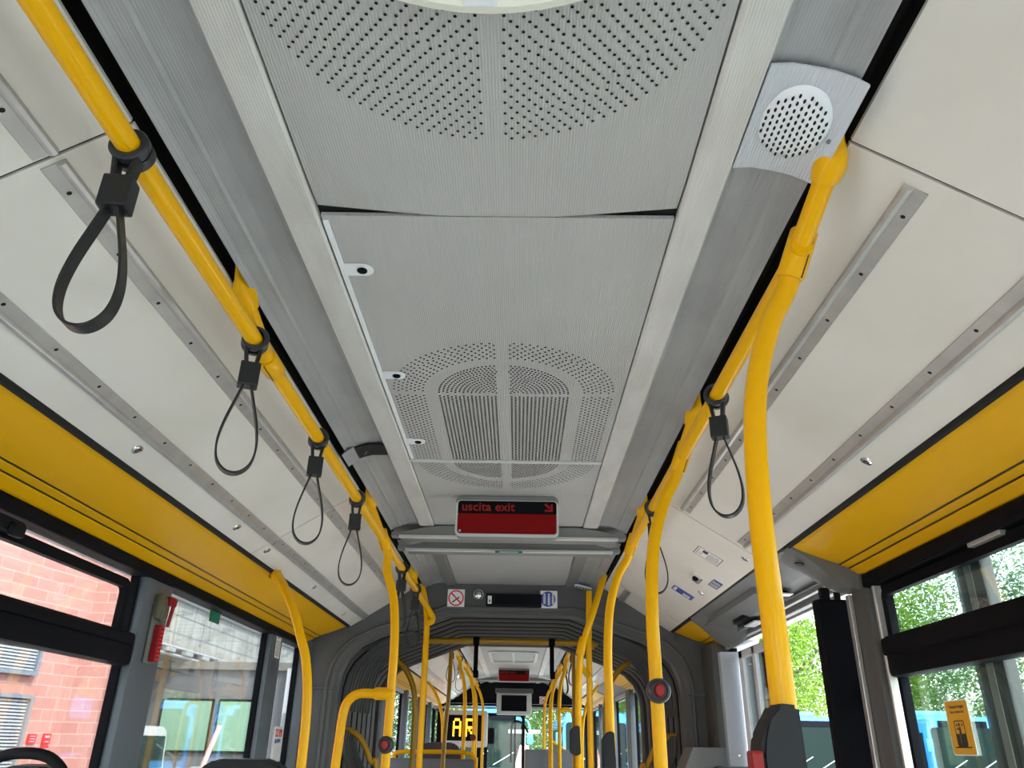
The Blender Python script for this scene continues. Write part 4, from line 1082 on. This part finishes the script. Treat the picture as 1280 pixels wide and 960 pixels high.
bm = BM(); tube(bm, smooth_path([(-.10, 0, .0), (-.10, 0, .45), (-.07, 0, .56), (.0, 0, .58), (.08, 0, .54), (.16, 0, .42)], 6), .016, 10); obj('frame', bm, M['dark'], t, True)
t = thing('windscreen_wiper', 'yellow wiper slanting across the right of the far windscreen', 'grab bar', (.75, 12.7, 1.45))  # wiper, modelled as a yellow tube inside the windscreen
bm = BM(); tube(bm, [(-.25, 0, .10), (-.05, 0, -.02), (.1, 0, -.12)], .016, 10); obj('tube', bm, M['yellow'], t, True)
# lit warning light reflections: hanging lamp near the left
t = thing('small_camera', 'small chrome camera on the left ceiling of the front car', 'camera', (-.63, 9.6, 2.15))
bm = BM(); lathe(bm, [(.05, 0), (.05, .03), (.03, .06), (0, .07)], (.3, -.2, -1), (0, 0, .04), 18); obj('housing', bm, M['chrome'], t, True)

# ------------------------------------------------------------------ outside
GZ = -.35
bm = BM(); bx((-70, -40, GZ-.1), (70, 90, GZ), 0, bm); struct(obj('ground', bm, M['asphalt']))
# pink block building: wall A receding at 11 degrees, wall B facing the camera
co = Vector((-5.93, 11.03, 0)); dA = Vector((math.sin(math.radians(11.3)), math.cos(math.radians(11.3)), 0))
bl = thing('pink_building', 'pink block building with louvred windows outside the near left window', 'building', (co.x, co.y, GZ))
def slab_between(bm, p, q, z0, z1, th, out):
    p = Vector(p); q = Vector(q); n_ = Vector(out)
    vs = [(p, z0), (q, z0), (q, z1), (p, z1)]
    A = [bm.verts.new((v.x, v.y, z)) for v, z in vs]; B = [bm.verts.new((v.x+n_.x*th, v.y+n_.y*th, z)) for v, z in vs]
    for k in range(4): bm.faces.new((A[k], A[(k+1) % 4], B[(k+1) % 4], B[k]))
    bm.faces.new(A); bm.faces.new(B[::-1])
def place(name, label_m, p, ang, length, z0, z1, parent, m, th=.3):
    bm = BM(); bx((0, 0, z0), (length, th, z1), 0, bm); o_ = obj(name, bm, m, parent); o_.location = p; o_.rotation_euler = (0, 0, ang); return o_
angA = math.atan2(-dA.y, -dA.x)                 # from the corner back toward the camera
wa = place('side_wall', '', (0, 0, 0), angA, 16, 0, 9.0, bl, M['brick'], -.3)
wb = place('end_wall', '', (0, 0, 0), 0, .77, 0, 9.0, bl, M['brick'], .3)
wa.data.materials[0] = M['brick']
def louvre(u0, u1, z0, z1):
    nx = Vector((-dA.x, -dA.y, 0)); nrm = Vector((dA.y, -dA.x, 0))
    base = nx*((u0+u1)/2)
    mt = Matrix.Translation(base)@basis((0, 0, 0), nx, (0, 0, 1))
    # frame facing the bus
    zs = -1 if (Vector(nx).cross(Vector((0, 0, 1)))).dot(nrm) < 0 else 1
    w2 = abs(u1-u0)/2; bm = BM()
    f = basis(base+nrm*.02, nx, (0, 0, 1)); 
    ringpoly(bm, f, rrect(-w2, z0-GZ, w2, z1-GZ, .01, 1), rrect(-w2+.05, z0-GZ+.045, w2-.05, z1-GZ-.045, .01, 1), .06*zs, 0)
    fr = obj('louvred_window', bm, M['louvre'], bl)
    bm = BM(); z = z0-GZ+.055
    while z < z1-GZ-.07:
        flat(bm, f, -w2+.05, z, w2-.05, z+.022, .02, -.022); z += .038
    obj('slats', bm, M['slat'], fr)
    bm = BM(); flat(bm, f, -w2+.03, z0-GZ+.03, w2-.03, z1-GZ-.03, .004, -.004); obj('backing', bm, M['greydark'], fr)
louvre(.74, 1.95, 2.12, 2.56); louvre(.69, 1.95, 1.0, 1.90)
bm = BM()
f = basis(Vector((dA.y, -dA.x, 0))*.01, Vector((-dA.x, -dA.y, 0)), (0, 0, 1)); zs = -1; g0 = -GZ
def fl(bm, x0, y0, x1, y1, h): flat(bm, f, x0, y0+g0, x1, y1+g0, h, 0); flat(bm, f, x0, y0+g0, x1, y1+g0, h, -h)
fl(bm, .43, 1.35, .56, 1.46, .012); fl(bm, .18, 1.35, .31, 1.47, .012); fl(bm, .18, 1.30, .31, 1.335, .012); s_ = obj('red_signs', bm, M['redprint'], bl)
bm = BM(); fl(bm, .18, 1.22, .31, 1.295, .012)
for k in range(3): fl(bm, .455, 1.37+.03*k, .535, 1.38+.03*k, .016)
fl(bm, .205, 1.42, .285, 1.445, .016); fl(bm, .205, 1.37, .285, 1.38, .016); obj('white_sign_marks', bm, M['slat'], bl)

# canopy building with stained fascia
cb = thing('canopy_building', 'open concrete canopy shed with stained fascia beyond the second left window', 'building', (-9, 30, GZ))
OX, OY, OZ = cb.location
def P_(lo, hi, name, m, bev=0):
    bm = BM(); bx([a-b for a, b in zip(lo, (OX, OY, OZ))], [a-b for a, b in zip(hi, (OX, OY, OZ))], bev, bm); return obj(name, bm, m, cb)
P_((-9.2, 13, 3.62), (-9.0, 40, 4.78), 'fascia', M['concrete'])
P_((-9.3, 13, 4.78), (-8.9, 40, 5.12), 'coping', M['steel'], .03)
P_((-30, 13, 3.70), (-9.2, 40, 3.9), 'soffit', M['soffit'])
P_((-30, 13, 4.9), (-9.3, 40, 5.0), 'roof', M['soffit'])
bm = BM()
for k in range(22):
    box(bm, (.10, -16.5+k*1.2, 3.52-OZ), (.14, .5, .10), .01)
tube(bm, [(.06, -17, 3.42-OZ), (.06, 10, 3.42-OZ)], .04, 8); tube(bm, [(.12, -17, 3.60-OZ), (.12, 10, 3.60-OZ)], .03, 8); obj('gutter_brackets', bm, M['steel'], cb)
bm = BM()
for k in range(14): box(bm, (.003, -16.8+k*1.95, 4.2-OZ), (.01, .02, 1.14))
for z in (3.98, 4.42): box(bm, (.003, -3.5, z-OZ), (.01, 26.8, .012))
for k in range(6): tube(bm, smooth_path([(.02, -14+k*3.4, 3.85-OZ), (.10, -13.4+k*3.4, 4.20-OZ), (.08, -12.6+k*3.4, 4.48-OZ), (.02, -11.4+k*3.4, 4.62-OZ)], 4), .010, 6)
obj('fascia_joints', bm, M['greymid'], cb)
P_((-26, 22.0, GZ), (-6.1, 22.3, 3.2), 'back_wall', M['shedwall'])
P_((-30, 21.9, 3.15), (-5.9, 22.0, 3.35), 'lintel', M['soffit'])
for (xa, xb) in ((-9.30, -8.03), (-7.80, -6.75)):
    fr = P_((xa-.05, 21.95, 1.12), (xb+.05, 22.0, 2.42), 'window', M['dark'])
    bm = BM(); bx((xa-OX, 21.93-OY, 1.18-OZ), (xb-OX, 21.95-OY, 2.36-OZ), 0, bm); obj('pane', bm, M['glowgreen'], fr)
P_((-6.1, 21.8, GZ), (-5.2, 22.3, 3.2), 'white_door_bay', M['slat'])
P_((-6.05, 21.75, GZ), (-5.75, 21.8, 2.1), 'door_leaf', M['greymid'])
for x, y in ((-9.1, 13.3), (-9.1, 39.7), (-14, 21.6)): P_((x-.12, y-.12, GZ), (x+.12, y+.12, 3.6), 'column', M['concrete'], .02)
t = thing('barrier', 'pink and white barrier boom standing under the canopy', 'barrier', (-7.35, 20.5, GZ))
bm = BM(); tube(bm, [(-.12, 0, 1.2), (.14, 0, 2.1)], .06, 8); obj('boom', bm, M['wood'], t)
bm = BM(); box(bm, (-.15, 0, .6), (.4, .4, 1.2), .03); obj('post', bm, M['steel'], t)
# white van
v = thing('van', 'white van parked under the canopy beside the pink building', 'van', (-8.65, 20.1, GZ), PI/2)
bm = BM(); extr(bm, [(-1.0, .35), (-1.02, 1.1), (-.86, 1.98), (-.70, 2.06), (.70, 2.06), (.86, 1.98), (1.02, 1.1), (1.0, .35)], 0, 4.5); bmesh.ops.bevel(bm, geom=bm.edges[:], offset=.05, segments=2, affect='EDGES'); obj('body', bm, M['vanwhite'], v, True)
bm = BM(); extr(bm, [(-.84, 1.15), (-.74, 1.85), (.74, 1.85), (.84, 1.15)], -.02, .02); obj('windscreen', bm, M['busglass'], v)
for x in (-.9, .9):
    for y in (.9, 3.7):
        bm = BM(); lathe(bm, [(0, -.1), (.33, -.1), (.33, .1), (0, .1)], (1, 0, 0), (x, y, .33), 20); obj('wheel', bm, M['tyre'], v)

# parked blue buses in a row facing us
def blue_bus(loc, label):
    t = thing('parked_bus', label, 'bus', loc, 0, 'parked blue buses')
    bm = BM(); extr(bm, [(-1.25, .30), (-1.25, 2.3), (-1.17, 2.85), (-1.0, 2.98), (1.0, 2.98), (1.17, 2.85), (1.25, 2.3), (1.25, .30)], 0, 11)
    bmesh.ops.bevel(bm, geom=bm.edges[:], offset=.07, segments=2, affect='EDGES'); obj('body', bm, M['busblue'], t, True)
    bm = BM(); mt = basis((0, -.015, 0), (1, 0, 0), (0, 0, 1)); flatpoly(bm, mt, rrect(-1.13, 1.05, 1.13, 2.62, .12), .03, -.01); obj('windscreen', bm, M['busglass'], t)
    for s in (-1, 1):
        bm = BM(); bx((s*1.255-.01, .4, 1.25), (s*1.255+.01, 10.7, 2.45), .0, bm); obj('side_glass', bm, M['busglass'], t)
        bm = BM(); tube(bm, smooth_path([(s*1.15, 0, 2.65), (s*1.33, -.25, 2.6), (s*1.42, -.35, 2.3)], 5), .035, 8); box(bm, (s*1.42, -.35, 2.05), (.22, .10, .42), .04); obj('mirror', bm, M['busblue'], t, True)
        bm = BM(); box(bm, (s*.95, -.01, .75), (.36, .06, .18), .03); obj('headlight', bm, M['white'], t)
        for y in (2.2, 8.2):
            bm = BM(); lathe(bm, [(0, -.14), (.48, -.14), (.48, .14), (0, .14)], (1, 0, 0), (s*1.1, y, .48), 20); obj('wheel', bm, M['tyre'], t)
    bm = BM(); box(bm, (0, 3.2, 3.10), (1.7, 2.6, .28), .10); obj('roof_unit', bm, M['busblue'], t, True)
    bm = BM(); box(bm, (0, -.03, 2.73), (1.7, .03, .22), .01); obj('destination_display', bm, M['screen'], t)
    bm = BM(); tube(bm, [(-.9, -.05, 1.15), (-.1, -.06, 1.6)], .018, 6); tube(bm, [(.1, -.05, 1.15), (.9, -.06, 1.6)], .018, 6); obj('wiper', bm, M['beamlip'], t)
    return t
b0 = blue_bus((-.9, 31, GZ), 'light blue bus seen through the far windscreen on the left')
for (x, y, lb) in ((3.0, 31.5, 'light blue bus seen past the right of the far windscreen'), (7.2, 31, 'light blue bus mostly hidden behind the right poles of the front car'),
                   (11.2, 32, 'light blue bus seen through the open right door'), (15.6, 29.5, 'light blue bus behind the orange sticker of the near right window'), (20.0, 30, 'light blue bus at the far right end of the parked row')):
    dup(b0, loc=(x, y, GZ), label=lb)
t = thing('road_sign', 'small white sign on a post before the far windscreen', 'sign', (.25, 24, GZ))
bm = BM(); tube(bm, [(0, 0, 0), (0, 0, 2.3)], .04, 8); obj('post', bm, M['steel'], t)
bm = BM(); box(bm, (0, -.05, 2.15), (.9, .04, .10), .01); obj('board', bm, M['slat'], t)
bm = BM(); flatpoly(bm, basis((0, -.07, .9), (1, 0, 0), (0, 0, 1)), [(-.35, 0), (.35, 0), (.12, .9), (-.12, .9)], .03); obj('triangle', bm, M['wood'], t)

# trees
def tree(loc, h, r, label, m, dens=5200, seed=1, ls=.16, group='trees around the yard'):
    rnd = random.Random(seed)
    t = thing('tree', label, 'tree', loc, 0, group)
    bm = BM(); tube(bm, [(0, 0, 0), (.1, .05, h*.25), (-.05, .1, h*.5), (.05, 0, h*.8)], [.22, .17, .12, .04], 8)
    for k in range(7):
        a = rnd.random()*2*PI; z = h*(.25+.08*k); tube(bm, [(0, 0, z), (math.cos(a)*r*.45, math.sin(a)*r*.45, z+h*.12), (math.cos(a)*r*.75, math.sin(a)*r*.75, z+h*.2)], [.08, .05, .02], 6)
    obj('trunk', bm, M['bark'], t, True)
    bm = BM(); blobs = []
    for k in range(26):
        a = rnd.random()*2*PI; f = rnd.random(); z = h*(.14+.80*f); rr = r*math.sqrt(max(.05, 1-abs(f-.45)*1.3))*rnd.uniform(.35, .95)
        blobs.append((Vector((math.cos(a)*rr, math.sin(a)*rr, z)), r*rnd.uniform(.30, .5)))
    for k in range(dens):
        c, br = rnd.choice(blobs)
        d = Vector((rnd.gauss(0, 1), rnd.gauss(0, 1), rnd.gauss(0, .8))).normalized()*br*rnd.uniform(.6, 1.05)
        p = c+d; s_ = ls*rnd.uniform(.6, 1.3)
        a = Vector((rnd.gauss(0, 1), rnd.gauss(0, 1), rnd.gauss(0, 1))).normalized(); b = a.orthogonal().normalized()
        vs = [bm.verts.new(p+a*s_*u+b*s_*w_) for u, w_ in ((-.6, 0), (0, -.33), (.6, 0), (0, .33))]; bm.faces.new(vs)
    obj('foliage', bm, m, t)
    return t
tA = tree((16.5, 50, GZ), 17, 6.5, 'bright green tree seen through the open right door', M['leafA'], 30000, 1, .21)
tB = tree((30, 52, GZ), 15, 6.5, 'mid green tree behind the near right window', M['leafB'], 20000, 2, .22)
spots = [(1.6, 49.5, .72, 'B', 'low green tree in the middle of the far windscreen'), (-8.5, 50, .7, 'B', 'low green tree just left of the far windscreen'), (5.5, 54, .95, 'A', 'bright green tree behind the right poles of the front car'), (22.5, 58, 1.1, 'A', 'tall bright tree between the doorway and the near right window'),
         (41, 60, .70, 'B', 'green tree in the upper corner of the near right window'), (36, 74, .85, 'B', 'tallest tree far behind the near right window'),
         (-3.5, 56, .8, 'A', 'bright green tree straight ahead through the far windscreen'), (-14, 58, .95, 'B', 'green tree ahead on the left of the far windscreen'),
         (13, 66, 1.35, 'B', 'tallest tree far behind the doorway'), (51, 50, .75, 'B', 'green tree at the right edge behind the near window'), (-12, 44.5, .75, 'B', 'green tree outside the left windows of the front car')]
for k, (x, y, sc, kd, lb) in enumerate(spots):
    q = dup(tA if kd == 'A' else tB, loc=(x, y, GZ), rz=k*1.3, label=lb); q.scale = (sc, sc, sc)

# ------------------------------------------------------------------ light
w = bpy.data.worlds.new('world'); S.world = w; w.use_nodes = True
nt = w.node_tree; bg = nt.nodes['Background']
sky = nt.nodes.new('ShaderNodeTexSky'); sky.sky_type = 'NISHITA'; sky.sun_disc = False
sky.sun_elevation = math.radians(52); sky.sun_rotation = math.radians(140); sky.air_density = 1.2; sky.dust_density = 2.5
mx = nt.nodes.new('ShaderNodeMix'); mx.data_type = 'RGBA'; mx.inputs[0].default_value = .45; mx.inputs[7].default_value = (4.2, 4.6, 4.8, 1)
nt.links.new(sky.outputs[0], mx.inputs[6]); nt.links.new(mx.outputs[2], bg.inputs[0]); bg.inputs[1].default_value = .42
sl = bpy.data.lights.new('sun', 'SUN'); sl.energy = 3.2; sl.angle = .01; sl.color = (1, .96, .90)
so = bpy.data.objects.new('sun', sl); C.objects.link(so)
so.rotation_euler = Vector((.62, -.50, .95)).to_track_quat('Z', 'Y').to_euler()

S.view_settings.view_transform = 'Standard'; S.view_settings.look = 'None'; S.view_settings.gamma = 1
S.view_settings.use_curve_mapping = False; S.view_settings.exposure = 1.62
cy = S.cycles; cy.use_denoising = True; cy.max_bounces = 12; cy.diffuse_bounces = 8; cy.transparent_max_bounces = 16
